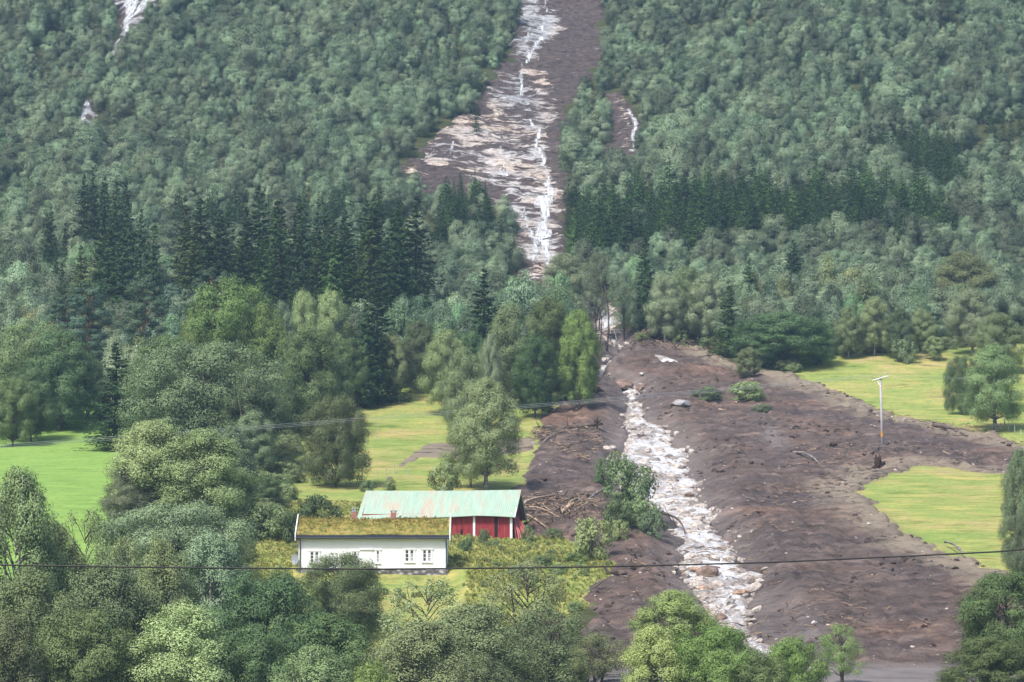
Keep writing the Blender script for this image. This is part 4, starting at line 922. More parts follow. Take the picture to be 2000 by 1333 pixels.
o = gn_scatter('undergrowth', [TREES[f'bu{i}']['one'] for i in range(3)], np.stack([ux, uy, ground(ux, uy) - 0.15], 1), rt, np.stack([sc, sc, sc * 0.8], 1), rng.integers(0, 3, k))
tag(o, 'low brush and bracken under and between the trees', 'undergrowth')
# rank weeds in the yard and round the houses
wx = rng.uniform(-24, 12, 620); wy = rng.uniform(300, 362, 620)
k = (d_mud(wx, wy) < -0.3) & (fbm(wx, wy, 6, 2, 99) > -0.15) & ~((np.abs(wx + 12.7) < 9.5) & (wy < 318) & (wy > 306.5)) & ~((np.abs(wx + 7) < 8.6) & (np.abs(wy - 337) < 6))
wx, wy = wx[k], wy[k]; k = len(wx); sc = rng.uniform(0.08, 0.20, k); rt = np.zeros((k, 3)); rt[:, 2] = rng.uniform(0, 6, k)
o = gn_scatter('weeds', [TREES[f'bu{i}']['one'] for i in range(3)], np.stack([wx, wy, ground(wx, wy) - 0.05], 1), rt, np.stack([sc, sc, sc * 1.2], 1), rng.integers(0, 3, k))
tag(o, 'rank green weeds in the yard around both houses', 'undergrowth')

# ---- stones
def rock_mesh(seed, mat):
    r = np.random.default_rng(seed); import bmesh
    bm = bmesh.new(); bmesh.ops.create_icosphere(bm, subdivisions=2, radius=1)
    pl = [(Vector(r.normal(size=3)).normalized(), r.uniform(0.55, 0.85)) for _ in range(9)]
    for v in bm.verts:
        for nn, dd in pl:
            k_ = v.co.dot(nn)
            if k_ > dd: v.co -= nn * (k_ - dd)
        v.co = Vector((v.co.x * 1.25, v.co.y, v.co.z * 0.72))
    me = bpy.data.meshes.new('stone'); bm.to_mesh(me); bm.free(); me.materials.append(mat); return me
M['boulder_wet'] = simple('wet grey boulder', (0.24, 0.21, 0.19), 0.5, 0.4, 1.5, bmp=0.6)
stones = [rock_mesh(500 + i, M[['boulder', 'boulder_wet', 'boulder'][i % 3]]) for i in range(6)]; clods = [rock_mesh(520 + i, M['clod']) for i in range(4)]
def field(name, src, n, box, cond, smin, smax, label, sink=0.3, pw=2.2):
    X = rng.uniform(box[0], box[1], n); Y = rng.uniform(box[2], box[3], n); k = cond(X, Y); X, Y = X[k], Y[k]; n = len(X)
    s = smin + (smax - smin) * rng.random(n) ** pw
    dm = d_mud(X, Y); Z = ground(X, Y) + np.where(streamd(X, Y) > 0.3, h_stream(X, Y, d_stream(X, Y)), h_mud(X, Y, dm))
    rt = rng.uniform(-0.4, 0.4, (n, 3)); rt[:, 2] = rng.uniform(0, 6.28, n)
    o = gn_scatter(name, src, np.stack([X, Y, Z - s * sink * 0.3], 1), rt, np.stack([s, s, s], 1), rng.integers(0, len(src), n)); tag(o, label, 'stones'); return o
field('torrent_stones', stones, 9000, (5, 50, 258, 520), lambda X, Y: (d_stream(X, Y) > 0.0) & (rng.random(len(X)) < 0.5 + 0.5 * (d_stream(X, Y) < 1.2)), 0.12, 0.72, 'washed pale stones crowding the torrent bed')
field('scattered_stones', stones, 9000, (0, 100, 262, 530), lambda X, Y: (d_mud(X, Y) > 0.3) & (streamd(X, Y) < -1) & (rng.random(len(X)) < 0.12 + 0.6 * (d_mud(X, Y) < 5) * (fbm(X, Y, 8, 2, 103) > -0.1)), 0.04, 0.22, 'small pale stones strewn over the mud', pw=3)
field('mud_clods', clods, 26000, (0, 100, 262, 530), lambda X, Y: (d_mud(X, Y) > 0.2) & (streamd(X, Y) < -0.5) & (rng.random(len(X)) < 0.02 + 0.5 * (d_mud(X, Y) < 1.5) * (fbm(X, Y, 6, 2, 104) > 0) + 0.6 * (fbm(X, Y, 7, 2, 101) > 0.25)), 0.06, 0.42, 'dark clods of earth and torn turf on the slide', pw=2.5)
#__PART2__
# ------------------------------------------------------------------ buildings
def m_clad():
    m, n, l, p = newmat('white cladding')
    v = mapping(n, l, (1, 1, 1)); wv = N(n, 'TexWave', wave_type='BANDS', bands_direction='Z'); wv.inputs['Scale'].default_value = 2.2; l.new(v, wv.inputs['Vector'])
    f = noise(n, l, 1.2, 4, 0.6, v)
    l.new(mix(n, l, 1.0, ramp(n, l, wv.outputs['Fac'], [(0.0, (0.78, 0.79, 0.80)), (0.12, (0.90, 0.90, 0.90))]), ramp(n, l, f, [(0.3, (0.95, 0.95, 0.94)), (0.7, (1, 1, 1))]), 'MULTIPLY'), p.inputs['Base Color'])
    p.inputs['Roughness'].default_value = 0.6; bump(n, l, p, wv.outputs['Fac'], 0.4, 0.02); return m
def m_roof_metal():
    m, n, l, p = newmat('rusting green sheet metal')
    a = noise(n, l, 1.0, 6, 0.75, mapping(n, l, (2.6, 0.35, 0.35)), 0.3); b = noise(n, l, 0.32, 3, 0.6, mapping(n, l, (1, 0.6, 0.6)))
    base = ramp(n, l, noise(n, l, 1.2, 3, 0.6, mapping(n, l, (2, 0.4, 0.4))), [(0.3, (0.29, 0.41, 0.33)), (0.7, (0.36, 0.48, 0.39))])
    rust = ramp(n, l, a, [(0.4, (0.47, 0.43, 0.34)), (0.6, (0.45, 0.31, 0.24))])
    f = n.new('ShaderNodeMapRange'); l.new(math_(n, l, 'ADD', a, math_(n, l, 'MULTIPLY', b, 0.6)), f.inputs[0]); f.inputs[1].default_value = 0.78; f.inputs[2].default_value = 0.96; f.inputs[4].default_value = 0.8
    wv = N(n, 'TexWave', wave_type='BANDS', bands_direction='X'); wv.inputs['Scale'].default_value = 1.7; l.new(mapping(n, l, (1, 1, 1)), wv.inputs['Vector'])
    c = mix(n, l, f.outputs[0], base, rust); c = mix(n, l, 1.0, c, ramp(n, l, wv.outputs['Fac'], [(0.0, (0.86, 0.86, 0.86)), (0.3, (1, 1, 1))]), 'MULTIPLY')
    l.new(c, p.inputs['Base Color']); p.inputs['Roughness'].default_value = 0.6
    bump(n, l, p, wv.outputs['Fac'], 0.6, 0.04); return m
def m_redboard():
    m, n, l, p = newmat('red boards')
    wv = N(n, 'TexWave', wave_type='BANDS', bands_direction='X'); wv.inputs['Scale'].default_value = 2.1; wv.inputs['Distortion'].default_value = 0.4; l.new(mapping(n, l, (1, 0, 0.05)), wv.inputs['Vector'])
    f = noise(n, l, 1.0, 5, 0.7, mapping(n, l, (4, 4, 0.7)))
    c = ramp(n, l, f, [(0.3, (0.16, 0.018, 0.022)), (0.5, (0.27, 0.028, 0.034)), (0.72, (0.38, 0.07, 0.07))])
    c = mix(n, l, 1.0, c, ramp(n, l, wv.outputs['Fac'], [(0.0, (0.35, 0.35, 0.35)), (0.18, (1, 1, 1))]), 'MULTIPLY')
    l.new(c, p.inputs['Base Color']); p.inputs['Roughness'].default_value = 0.75; bump(n, l, p, wv.outputs['Fac'], 0.5, 0.03); return m
def m_stone():
    m, n, l, p = newmat('stone footing')
    vo = n.new('ShaderNodeTexVoronoi'); vo.inputs['Scale'].default_value = 2.4; l.new(mapping(n, l, (1, 1, 1.7)), vo.inputs['Vector']); vo.feature = 'F1'
    c = ramp(n, l, vo.outputs['Color'], [(0.2, (0.16, 0.15, 0.15)), (0.8, (0.42, 0.40, 0.39))])
    c = mix(n, l, 1.0, c, ramp(n, l, vo.outputs['Distance'], [(0.3, (1, 1, 1)), (0.55, (0.4, 0.4, 0.4))]), 'MULTIPLY')
    l.new(c, p.inputs['Base Color']); bump(n, l, p, vo.outputs['Distance'], 0.6, 0.08); return m
def m_turf():
    m, n, l, p = newmat('grass turf roof')
    a = noise(n, l, 1.4, 6, 0.75, mapping(n, l, (1, 1, 1))); b = noise(n, l, 0.5, 3, 0.6, mapping(n, l, (1, 1, 1)))
    c = ramp(n, l, a, [(0.3, (0.08, 0.08, 0.02)), (0.48, (0.22, 0.205, 0.05)), (0.62, (0.34, 0.25, 0.08)), (0.75, (0.44, 0.30, 0.14))])
    c = mix(n, l, ramp(n, l, b, [(0.52, (0, 0, 0)), (0.66, (1, 1, 1))]), c, (0.14, 0.17, 0.035))
    l.new(c, p.inputs['Base Color']); p.inputs['Roughness'].default_value = 0.95; bump(n, l, p, a, 1.0, 0.12); return m
def m_brick():
    m, n, l, p = newmat('brick chimney')
    b = n.new('ShaderNodeTexBrick'); b.inputs['Scale'].default_value = 5; b.inputs['Color1'].default_value = (0.30, 0.09, 0.07, 1); b.inputs['Color2'].default_value = (0.36, 0.14, 0.11, 1); b.inputs['Mortar'].default_value = (0.35, 0.30, 0.28, 1)
    tc = n.new('ShaderNodeTexCoord'); mp = n.new('ShaderNodeMapping'); mp.inputs['Rotation'].default_value = (math.pi / 2, 0, 0); l.new(tc.outputs['Object'], mp.inputs[0]); l.new(mp.outputs[0], b.inputs['Vector'])
    l.new(b.outputs['Color'], p.inputs['Base Color']); return m
M['clad'] = m_clad(); M['metalroof'] = m_roof_metal(); M['redboard'] = m_redboard(); M['stone'] = m_stone(); M['turf'] = m_turf(); M['brick'] = m_brick()
M['white'] = simple('white paint', (0.78, 0.78, 0.77), 0.55, 0.06, 2.0)
M['gutter'] = simple('dark gutter', (0.035, 0.04, 0.055), 0.5, 0.15)
M['greymetal'] = simple('grey metal', (0.42, 0.44, 0.48), 0.4, 0.1, metal=0.6)
M['dishgrey'] = simple('grey dish', (0.30, 0.33, 0.38), 0.5, 0.08)
M['polewood'] = simple('weathered pole', (0.42, 0.41, 0.42), 0.8, 0.2, 3.0, (4, 4, 0.5), 0.3)
M['rust'] = simple('rust band', (0.42, 0.22, 0.06), 0.8, 0.2, 3)
M['slate'] = simple('grey roofing', (0.27, 0.28, 0.31), 0.7, 0.1, 2)
M['wire'] = simple('black cable', (0.03, 0.03, 0.032), 0.6, 0.1)
M['wirebright'] = simple('bare conductor', (0.42, 0.44, 0.45), 0.45, 0.05, metal=0.2)
M['dark'] = simple('painted interior shade', (0.015, 0.012, 0.012), 0.9, 0.1)  # near-black colour paints the shade inside the barn's openings
gm, gn_, gl_, gp_ = newmat('window glass'); gp_.inputs['Base Color'].default_value = (0.05, 0.055, 0.07, 1); gp_.inputs['Roughness'].default_value = 0.08; gp_.inputs['Specular IOR Level'].default_value = 0.6; M['glass'] = gm
M['curtain'] = simple('grey curtain', (0.36, 0.37, 0.42), 0.9, 0.15, 4, (6, 1, 0.5))

YF = 310.0; K = YF / FPX
HX = lambda px: (px - 727.5) * K                      # local x of a photograph column on the front wall
HZ0 = row2z(1113, YF); HZ = lambda row: row2z(row, YF) - HZ0
house = empty('turf_roof_house', (px2x(727.5, YF, HZ0), YF, HZ0))
tag(house, 'long white single-storey house with a grass-grown turf roof', 'house')
W0, W1, D = HX(583.5), HX(872), 7.0; ZT = HZ(1049); RZ = row2z(1015.5, YF + 3.5) - HZ0
b = MB(); b.add([(W0, 0, 0), (W1, 0, 0), (W1, D, 0), (W0, D, 0), (W0, 0, ZT), (W1, 0, ZT), (W1, D, ZT), (W0, D, ZT), (W0, D / 2, RZ - 0.1), (W1, D / 2, RZ - 0.1)],
      [(0, 1, 5, 4), (2, 3, 7, 6), (1, 2, 6, 9, 5), (3, 0, 4, 8, 7), (4, 5, 9, 8), (6, 7, 8, 9)]); b.build('wall', M['clad'], house)
b = MB(); b.box(W0 - 0.06, W1 + 0.06, -0.07, D + 0.05, -1.9, 0.0); b.build('footing', M['stone'], house)
for x in (W0 + 0.02, W1 - 0.16): b = MB(); b.box(x - 0.04, x + 0.18, -0.035, -0.002, 0.0, ZT - 0.12); b.build('corner_board', M['white'], house)
# turf roof, both slopes, thick and shaggy
def turf():
    nx, ny = 90, 26; x0, x1 = W0 - 0.28, W1 + 0.22; ye = -0.42; V = []; F = []
    for j in range(ny):
        t = j / (ny - 1); y = ye + (D - 2 * ye) * t; q = abs(y - D / 2) / (D / 2 - ye); zr = RZ + (ZT - 0.02 - RZ) * q
        for i in range(nx):
            x = x0 + (x1 - x0) * i / (nx - 1)
            z = zr + 0.16 + 0.10 * float(fbm(x, y, 1.6, 3, 201)) + 0.05 * float(fbm(x, y, 0.4, 2, 202)); V.append((x, y + 0.05 * float(fbm(x, y, 0.8, 2, 203)), z))
    for j in range(ny - 1):
        for i in range(nx - 1): F.append((j * nx + i, j * nx + i + 1, (j + 1) * nx + i + 1, (j + 1) * nx + i))
    k = len(V)
    for j in range(ny):       # underside
        t = j / (ny - 1); y = ye + (D - 2 * ye) * t; q = abs(y - D / 2) / (D / 2 - ye); zr = RZ + (ZT - 0.02 - RZ) * q
        V += [(x0, y, zr - 0.02), (x1, y, zr - 0.02)]
    for j in range(ny - 1):
        F += [(k + 2 * j, k + 2 * j + 2, (j + 1) * nx, j * nx), (k + 2 * j + 1, j * nx + nx - 1, (j + 1) * nx + nx - 1, k + 2 * j + 3), (k + 2 * j, k + 2 * j + 1, k + 2 * j + 3, k + 2 * j + 2)]
    for j in (0, ny - 1): F.append((k + 2 * j, *[j * nx + i for i in range(nx)], k + 2 * j + 1))
    return link('roof', mesh_np('turf roof', V, [list(f) for f in F], M['turf'], True), house)
roof = turf()
# grass growing on the turf: one mesh part
V = []; F = []; r = np.random.default_rng(5)
for i in range(1500):
    x = r.uniform(W0 - 0.2, W1 + 0.15); q = r.random(); y = -0.35 + (D / 2 + 0.3) * q; z = ZT + (RZ - ZT) * (y / (D / 2)) + 0.17 + 0.1 * float(fbm(x, y, 1.6, 3, 201))
    tv, tf = tuft(600 + i % 7, 7, 0.20 if r.random() < 0.9 else 0.42, 0.12); c = len(V); V += [(a + x, b_ + y, c_ * r.uniform(0.6, 1.2) + z) for a, b_, c_ in tv]; F += [[k_ + c for k_ in f] for f in tf]
tg = link('roof_grass', mesh_np('roof grass', V, np.array(F), M['turf_grass']), house); tg['kind'] = 'stuff'
b = MB(); b.box(W0 - 0.30, W1 + 0.24, -0.50, -0.40, ZT - 0.16, ZT + 0.14); b.build('eave_board', M['gutter'], house)
b = MB(); b.tube([(W0 - 0.26, -0.57, ZT - 0.10), (W1 + 0.2, -0.57, ZT - 0.13)], 0.07, 8); b.build('gutter', M['gutter'], house)
for x in (W0 + 0.14, W1 - 0.04):
    b = MB(); b.tube([(x, -0.52, ZT - 0.16), (x, -0.10, ZT - 0.42), (x, -0.08, -0.4)], 0.045, 6); b.build('drainpipe', M['gutter'], house)
for x, s in ((W0 - 0.34, 0.10), (W1 + 0.245, 0.10)):
    b = MB()
    for sg in (1, -1):
        y0 = D / 2 - sg * (D / 2 + 0.55); z0 = ZT - 0.35; yr = D / 2
        b.hexa([(x, y0, z0), (x + s, y0, z0), (x + s, yr, RZ + 0.05), (x, yr, RZ + 0.05)], [(x, y0, z0 + 0.62), (x + s, y0, z0 + 0.62), (x + s, yr, RZ + 0.52), (x, yr, RZ + 0.52)])
    b.build('barge_board', M['white'], house)
def win(x0, x1, r0, r1, leaves=2, rows=3):
    a, c, z1, z0 = HX(x0), HX(x1), HZ(r0), HZ(r1); f = MB(); t = 0.075
    f.box(a - 0.12, a, -0.06, -0.003, z0 - 0.1, z1 + 0.02); f.box(c, c + 0.12, -0.06, -0.003, z0 - 0.1, z1 + 0.02); f.box(a, c, -0.06, -0.003, z0 - 0.1, z0); f.box(a - 0.2, c + 0.2, -0.10, -0.003, z1 + 0.02, z1 + 0.12); f.box(a - 0.15, c + 0.15, -0.13, -0.06, z0 - 0.12, z0 - 0.06)
    o = f.build('window', M['white'], house)
    g = MB(); g.box(a, c, -0.012, -0.003, z0, z1); g.build('pane', M['glass'], o)
    s = MB(); wl = (c - a - (0.1 if leaves == 2 else 0)) / leaves
    for i in range(leaves):
        p0 = a + i * (wl + 0.1); s.box(p0, p0 + 0.05, -0.045, -0.013, z0, z1); s.box(p0 + wl - 0.05, p0 + wl, -0.045, -0.013, z0, z1); s.box(p0 + 0.05, p0 + wl - 0.05, -0.045, -0.013, z0, z0 + 0.05); s.box(p0 + 0.05, p0 + wl - 0.05, -0.045, -0.013, z1 - 0.05, z1)
        for k in range(1, rows): zz = z0 + (z1 - z0) * k / rows; s.box(p0 + 0.05, p0 + wl - 0.05, -0.04, -0.013, zz - 0.02, zz + 0.02)
    if leaves == 2: s.box(a + wl, a + wl + 0.1, -0.055, -0.013, z0, z1)
    s.build('sash', M['white'], o)
    cu = MB(); k = random.random() * 0.3
    cu.box(a + 0.06 + (c - a) * (0.5 if leaves == 2 else 0), c - 0.06, -0.0025 - 0.0095, -0.0022 - 0.0105 - 0.0003, z0 + 0.05, z0 + (z1 - z0) * (0.66 + k * 0.2)); cu.build('curtain', M['curtain'], o)
for a in ((606, 622.5, 1078, 1099), (690.5, 696.5, 1078, 1099, 1), (735, 741, 1076, 1099, 1), (791, 808, 1074.5, 1097), (825.5, 842, 1074.5, 1097)): win(*a)
b = MB(); b.box(HX(702), HX(729), -0.16, -0.003, HZ(1074.5), HZ(1071.5)); b.build('door_hood', M['white'], house)
b = MB(); b.box(HX(704), HX(727), -0.05, -0.003, 0.0, HZ(1075)); d_ = b.build('door', M['clad'], house)
b = MB(); b.box(HX(723), HX(724.2), -0.10, -0.05, 0.95, 1.0); b.build('handle', M['greymetal'], d_)
def chim(px, r0, cowl):
    x = HX(px); z1 = row2z(r0, YF + 3.5) - HZ0; b = MB(); b.box(x - 0.24, x + 0.24, D / 2 - 0.3, D / 2 + 0.3, RZ - 0.3, z1); o = b.build('chimney', M['brick'], house)
    b = MB()
    if cowl:
        b.box(x - 0.26, x + 0.26, D / 2 - 0.32, D / 2 + 0.32, z1, z1 + 0.06)
        for dx in (-0.12, 0.12): b.tube([(x + dx, D / 2, z1 + 0.06), (x + dx, D / 2, z1 + 0.30), (x + dx, D / 2, z1 + 0.31), (x + dx, D / 2, z1 + 0.42)], [0.09, 0.09, 0.14, 0.03], 8)
        b.build('cowl', M['greymetal'], o)
    else:
        for dx in (-0.2, 0.2): b.box(x + dx - 0.04, x + dx + 0.04, D / 2 - 0.3, D / 2 + 0.3, z1, z1 + 0.12)
        b.box(x - 0.3, x + 0.3, D / 2 - 0.36, D / 2 + 0.36, z1 + 0.12, z1 + 0.18); b.build('cap', M['slate'], o)
chim(687.5, 1000.5, True); chim(765.5, 1001.5, False)
b = MB(); n_ = 16; vv = [(0, 0, 0)]
for ring in (0.5, 1.0):
    for i in range(n_): a = 2 * math.pi * i / n_; vv.append((math.cos(a) * 0.42 * ring, -0.10 * ring ** 2 , math.sin(a) * 0.50 * ring))
f_ = [(0, 1 + i, 1 + (i + 1) % n_) for i in range(n_)] + [(1 + i, 1 + n_ + i, 1 + n_ + (i + 1) % n_, 1 + (i + 1) % n_) for i in range(n_)]
b.add(vv, f_); b.add([(x, y + 0.02, z) for x, y, z in vv], [tuple(reversed(q)) for q in f_]); b.tube([(0, 0, 0), (0.1, -0.5, -0.05)], 0.02, 5); b.tube([(0, 0.02, 0), (0.25, 0.25, -0.1)], 0.03, 5)
ds = b.build('satellite_dish', M['dishgrey'], house, True); ds.location = (W0 - 0.27, -0.25, HZ(1093)); ds.rotation_euler = (0, 0, -0.7)
b = MB(); b.tube([(W1 + 0.02, 0.3, HZ(1064)), (W1 + 0.2, 0.2, HZ(1063.5))], 0.02, 5); lo = b.build('lamp', M['white'], house)
b = MB(); b.tube([(W1 + 0.21, 0.2, HZ(1065.5)), (W1 + 0.21, 0.2, HZ(1065)), (W1 + 0.21, 0.2, HZ(1064)), (W1 + 0.21, 0.2, HZ(1062.5)), (W1 + 0.21, 0.2, HZ(1062))], [0.04, 0.09, 0.12, 0.09, 0.03], 10); b.build('globe', M['white'], lo, True)

# barn
YB = 331.0; KB = YB / FPX; BZ0 = row2z(1053, YB); barn = empty('red_barn', (px2x(999, YB, BZ0), YB, BZ0), math.radians(-8))
tag(barn, 'red board barn with a sagging green sheet metal roof going rusty', 'barn')
BL = 15.0; BD = 7.4; BH = row2z(1003, YB) - BZ0; BR = row2z(957, YB + 3.7) - BZ0
b = MB(); b.add([(-BL + .3, 0, -.6), (0, 0, -.6), (0, BD, -.6), (-BL + .3, BD, -.6), (-BL + .3, 0, BH), (0, 0, BH), (0, BD, BH), (-BL + .3, BD, BH), (-BL + .3, BD / 2, BR - 0.15), (0, BD / 2, BR - 0.15)],
      [(0, 1, 5, 4), (2, 3, 7, 6), (1, 2, 6, 9, 5), (3, 0, 4, 8, 7)]); b.build('wall', M['redboard'], barn)
V = []; F = []; nx = 46; ny = 15
for j in range(ny):
    t = j / (ny - 1); y = -0.55 + (BD + 1.1) * t; q = abs(y - BD / 2) / (BD / 2 + 0.55)
    for i in range(nx):
        s = i / (nx - 1); x = -BL - 0.05 + (BL + 0.5) * s
        sag = 0.10 - 0.38 * (1 - s) ** 1.6 - 0.10 * max(0, (s - 0.75) / 0.25) * 2.2 + 0.05 * math.sin(s * 9)
        V.append((x - 0.12 * q * (1 - s), y, BR + (BH - 0.28 - BR) * q + sag * q - 0.05 * math.sin(s * math.pi) * (1 - q)))
for j in range(ny - 1):
    for i in range(nx - 1): F.append((j * nx + i, j * nx + i + 1, (j + 1) * nx + i + 1, (j + 1) * nx + i))
nv = len(V); V += [(x, y, z - 0.05) for x, y, z in V]; F += [tuple(nv + q for q in reversed(f)) for f in F]
for i in range(nx - 1): F.append((i, nv + i, nv + i + 1, i + 1)); k = (ny - 1) * nx; F.append((k + i + 1, nv + k + i + 1, nv + k + i, k + i))
for j in range(ny - 1): F.append((j * nx, (j + 1) * nx, nv + (j + 1) * nx, nv + j * nx)); F.append((j * nx + nx - 1, nv + j * nx + nx - 1, nv + (j + 1) * nx + nx - 1, (j + 1) * nx + nx - 1))
link('roof', mesh_np('barn roof', V, [list(f) for f in F], M['metalroof']), barn)
b = MB()
for sg in (1, -1):
    y0 = BD / 2 - sg * (BD / 2 + 0.5); z0 = BH - 0.5
    b.hexa([(0.36, y0, z0), (0.42, y0, z0), (0.42, BD / 2, BR - 0.3), (0.36, BD / 2, BR - 0.3)], [(0.36, y0, z0 + 0.2), (0.42, y0, z0 + 0.2), (0.42, BD / 2, BR - 0.08), (0.36, BD / 2, BR - 0.08)])
b.build('barge_board', M['white'], barn)
BX = lambda px: (px - 999) * KB * 1.008
for px, w_ in ((998.5, 0.24), (926, 0.22), (834.5, 0.17), (782, 0.17), (878, 0.15)):
    b = MB(); x = BX(px); b.box(x - w_ / 2, x + w_ / 2, -0.09, -0.003, -0.5, BH + 0.02); b.build('post', M['white'], barn)
b = MB(); x0, x1 = BX(800), BX(812); z1, z0 = BH - 0.05, BH - 0.62
b.box(x0 - 0.1, x0, -0.07, -0.003, z0, z1); b.box(x1, x1 + 0.1, -0.07, -0.003, z0, z1); b.box(x0, x1, -0.07, -0.003, z1 - 0.1, z1); b.box(x0, x1, -0.07, -0.003, z0, z0 + 0.1); b.box((x0 + x1) / 2 - 0.04, (x0 + x1) / 2 + 0.04, -0.06, -0.02, z0 + 0.1, z1 - 0.1); wo = b.build('window', M['white'], barn)
b = MB(); b.box(x0, x1, -0.015, -0.003, z0 + 0.1, z1 - 0.1); b.build('pane', M['glass'], wo)
b = MB(); b.box(BX(966), BX(972), -0.02, -0.002, 0.1, BH - 0.35); b.build('opening_shade', M['dark'], barn)  # thin slab on the solid wall, interior shade painted in its colour
b = MB(); b.box(BX(899), BX(904), -0.02, -0.002, 0.3, 0.95); b.build('opening_shade', M['dark'], barn)
b = MB(); b.hexa([(0.003, 1.2, 0.1), (0.02, 1.2, 0.1), (0.02, 2.6, 0.1), (0.003, 2.6, 0.1)], [(0.003, 1.2, 1.9), (0.02, 1.2, 1.9), (0.02, 2.6, 1.9), (0.003, 2.6, 1.9)]); b.build('opening_shade', M['dark'], barn)
M['redpale'] = simple('faded red boards', (0.44, 0.13, 0.14), 0.75, 0.25, 3.0, (4, 4, 1))
for i in range(10):
    t = i / 9.0; a = Vector((px2x(1003 + 2 * t, YB + 1.2), YB + 1.0 + 0.4 * t, row2z(1001 + 2.0 * t, YB + 1.2))); pe = 1008 + 34 * t ** 0.8; re = 1046 - 8 * t
    e = Vector((px2x(pe, YB - 0.6), YB - 0.9 + 1.6 * t, 0)); e.z = gz(e.x, e.y) + 0.06
    d = (e - a); L = d.length; d.normalize(); s = d.cross(Vector((0, 1, 0.2))).normalized() * 0.055; u = d.cross(s).normalized() * 0.016
    b = MB(); b.hexa([a - s - u, a + s - u, a + s + u, a - s + u], [e - s - u, e + s - u, e + s + u, e - s + u])
    o = b.build('fallen_board', M['redpale'] if i % 3 else M['redboard']); tag(o, 'faded red board torn from the barn and leaning against its gable', 'board', 'boards fallen from the barn gable')
# small sheds left of the house
def shed(px0, px1, re, rw, rb, Y, name, label, wm, rm, slope=0.9, depth=2.2, gable=False):
    zb = row2z(rb, Y); o = empty(name, (px2x((px0 + px1) / 2, Y, zb), Y, zb)); tag(o, label, 'shed'); w_ = (px1 - px0) * Y / FPX / 2; ze = row2z(rw, Y) - zb; zr = row2z(re, Y) - zb
    b = MB()
    if gable: b.add([(-w_, 0, -.8), (w_, 0, -.8), (w_, depth, -.8), (-w_, depth, -.8), (-w_, 0, ze), (w_, 0, ze), (w_, depth, ze), (-w_, depth, ze), (0, 0, zr), (0, depth, zr)], [(0, 1, 5, 8, 4), (1, 2, 6, 5), (2, 3, 7, 9, 6), (3, 0, 4, 7)]); b.build('wall', M[wm], o); b = MB(); t = 0.06
    else: b.add([(-w_, 0, -.8), (w_, 0, -.8), (w_, depth, -.8), (-w_, depth, -.8), (-w_, 0, ze), (w_, 0, ze), (w_, depth, ze), (-w_, depth, ze), (-w_, depth / 2, zr), (w_, depth / 2, zr)], [(0, 1, 5, 4), (2, 3, 7, 6), (1, 2, 6, 9, 5), (3, 0, 4, 8, 7)]); b.build('wall', M[wm], o); b = MB()
    if gable:
        for sg in (-1, 1): b.hexa([(sg * (w_ + 0.15), -0.15, ze - 0.12), (0, -0.15, zr + 0.02), (0, depth + 0.1, zr + 0.02), (sg * (w_ + 0.15), depth + 0.1, ze - 0.12)], [(sg * (w_ + 0.15), -0.15, ze - 0.02), (0, -0.15, zr + 0.12), (0, depth + 0.1, zr + 0.12), (sg * (w_ + 0.15), depth + 0.1, ze - 0.02)])
    else:
        for sg, ym in ((0, -0.2), (1, depth + 0.2)): b.hexa([(-w_ - .15, ym, ze - 0.08), (w_ + .15, ym, ze - 0.08), (w_ + .15, depth / 2, zr + 0.02), (-w_ - .15, depth / 2, zr + 0.02)], [(-w_ - .15, ym, ze), (w_ + .15, ym, ze), (w_ + .15, depth / 2, zr + 0.1), (-w_ - .15, depth / 2, zr + 0.1)])
    b.build('roof', M[rm], o)
    for x in (-w_, w_): b = MB(); b.box(x - 0.07, x + 0.07, -0.05, -0.003, -0.5, ze); b.build('corner_board', M['white'], o)
    return o
shed(500, 529, 1079.5, 1089, 1112, 322, 'white_shed', 'small white shed with a grey roof half hidden left of the house', 'clad', 'slate')
shed(481, 493, 1070, 1076, 1092, 326, 'red_shed', 'tiny red gabled shed with white trim beside the grey-roofed one', 'redboard', 'white', gable=True)

# ------------------------------------------------------------------ utility pole, wires, fence posts
PY = 420.0; px_ = px2x(1722.5, PY, 25); pz = gz(px_, PY) - 0.1; pt = row2z(736, PY)
pole = empty('utility_pole', (px_, PY, pz)); tag(pole, 'grey wooden power pole with one crossarm standing in the mud', 'utility pole'); hp = pt - pz
b = MB(); b.tube([(0.05, 0, -0.6), (-0.02, 0, hp * 0.5), (-0.12, 0, hp)], [0.19, 0.155, 0.13], 12); b.build('pole', M['polewood'], pole, True)
b = MB(); b.tube([(0.035, 0, hp * 0.17), (0.015, 0, hp * 0.24)], [0.20, 0.195], 12, False); b.build('rusty_band', M['rust'], pole, True)
A0 = Vector((-0.95, 1.1, hp - 0.38)); A1 = Vector((0.75, -1.3, hp - 0.02)); d = (A1 - A0).normalized(); s = Vector((-d.y, d.x, 0)) * 0.07; u = Vector((0, 0, 0.06))
b = MB(); b.hexa([A0 - s - u, A0 + s - u, A0 + s + u, A0 - s + u], [A1 - s - u, A1 + s - u, A1 + s + u, A1 - s + u]); arm = b.build('crossarm', M['white'], pole); arm.location = (-0.05, -0.15, 0)
b = MB(); b.tube([A0.lerp(A1, 0.22), (-0.08, -0.16, hp - 1.25)], 0.05, 6); b.build('brace', M['white'], pole)
tips = []
for t in (0.04, 0.5, 0.96):
    p = A0.lerp(A1, t) + Vector((-0.05, -0.15, 0.08)); b = MB(); b.tube([p, p + Vector((0, 0, 0.1)), p + Vector((0, 0, 0.11)), p + Vector((0, 0, 0.2)), p + Vector((0, 0, 0.22)), p + Vector((0, 0, 0.3))], [0.03, 0.03, 0.07, 0.075, 0.05, 0.04], 8); b.build('insulator', M['dishgrey'], pole); tips.append(p + Vector((px_, PY, pz + 0.27)))
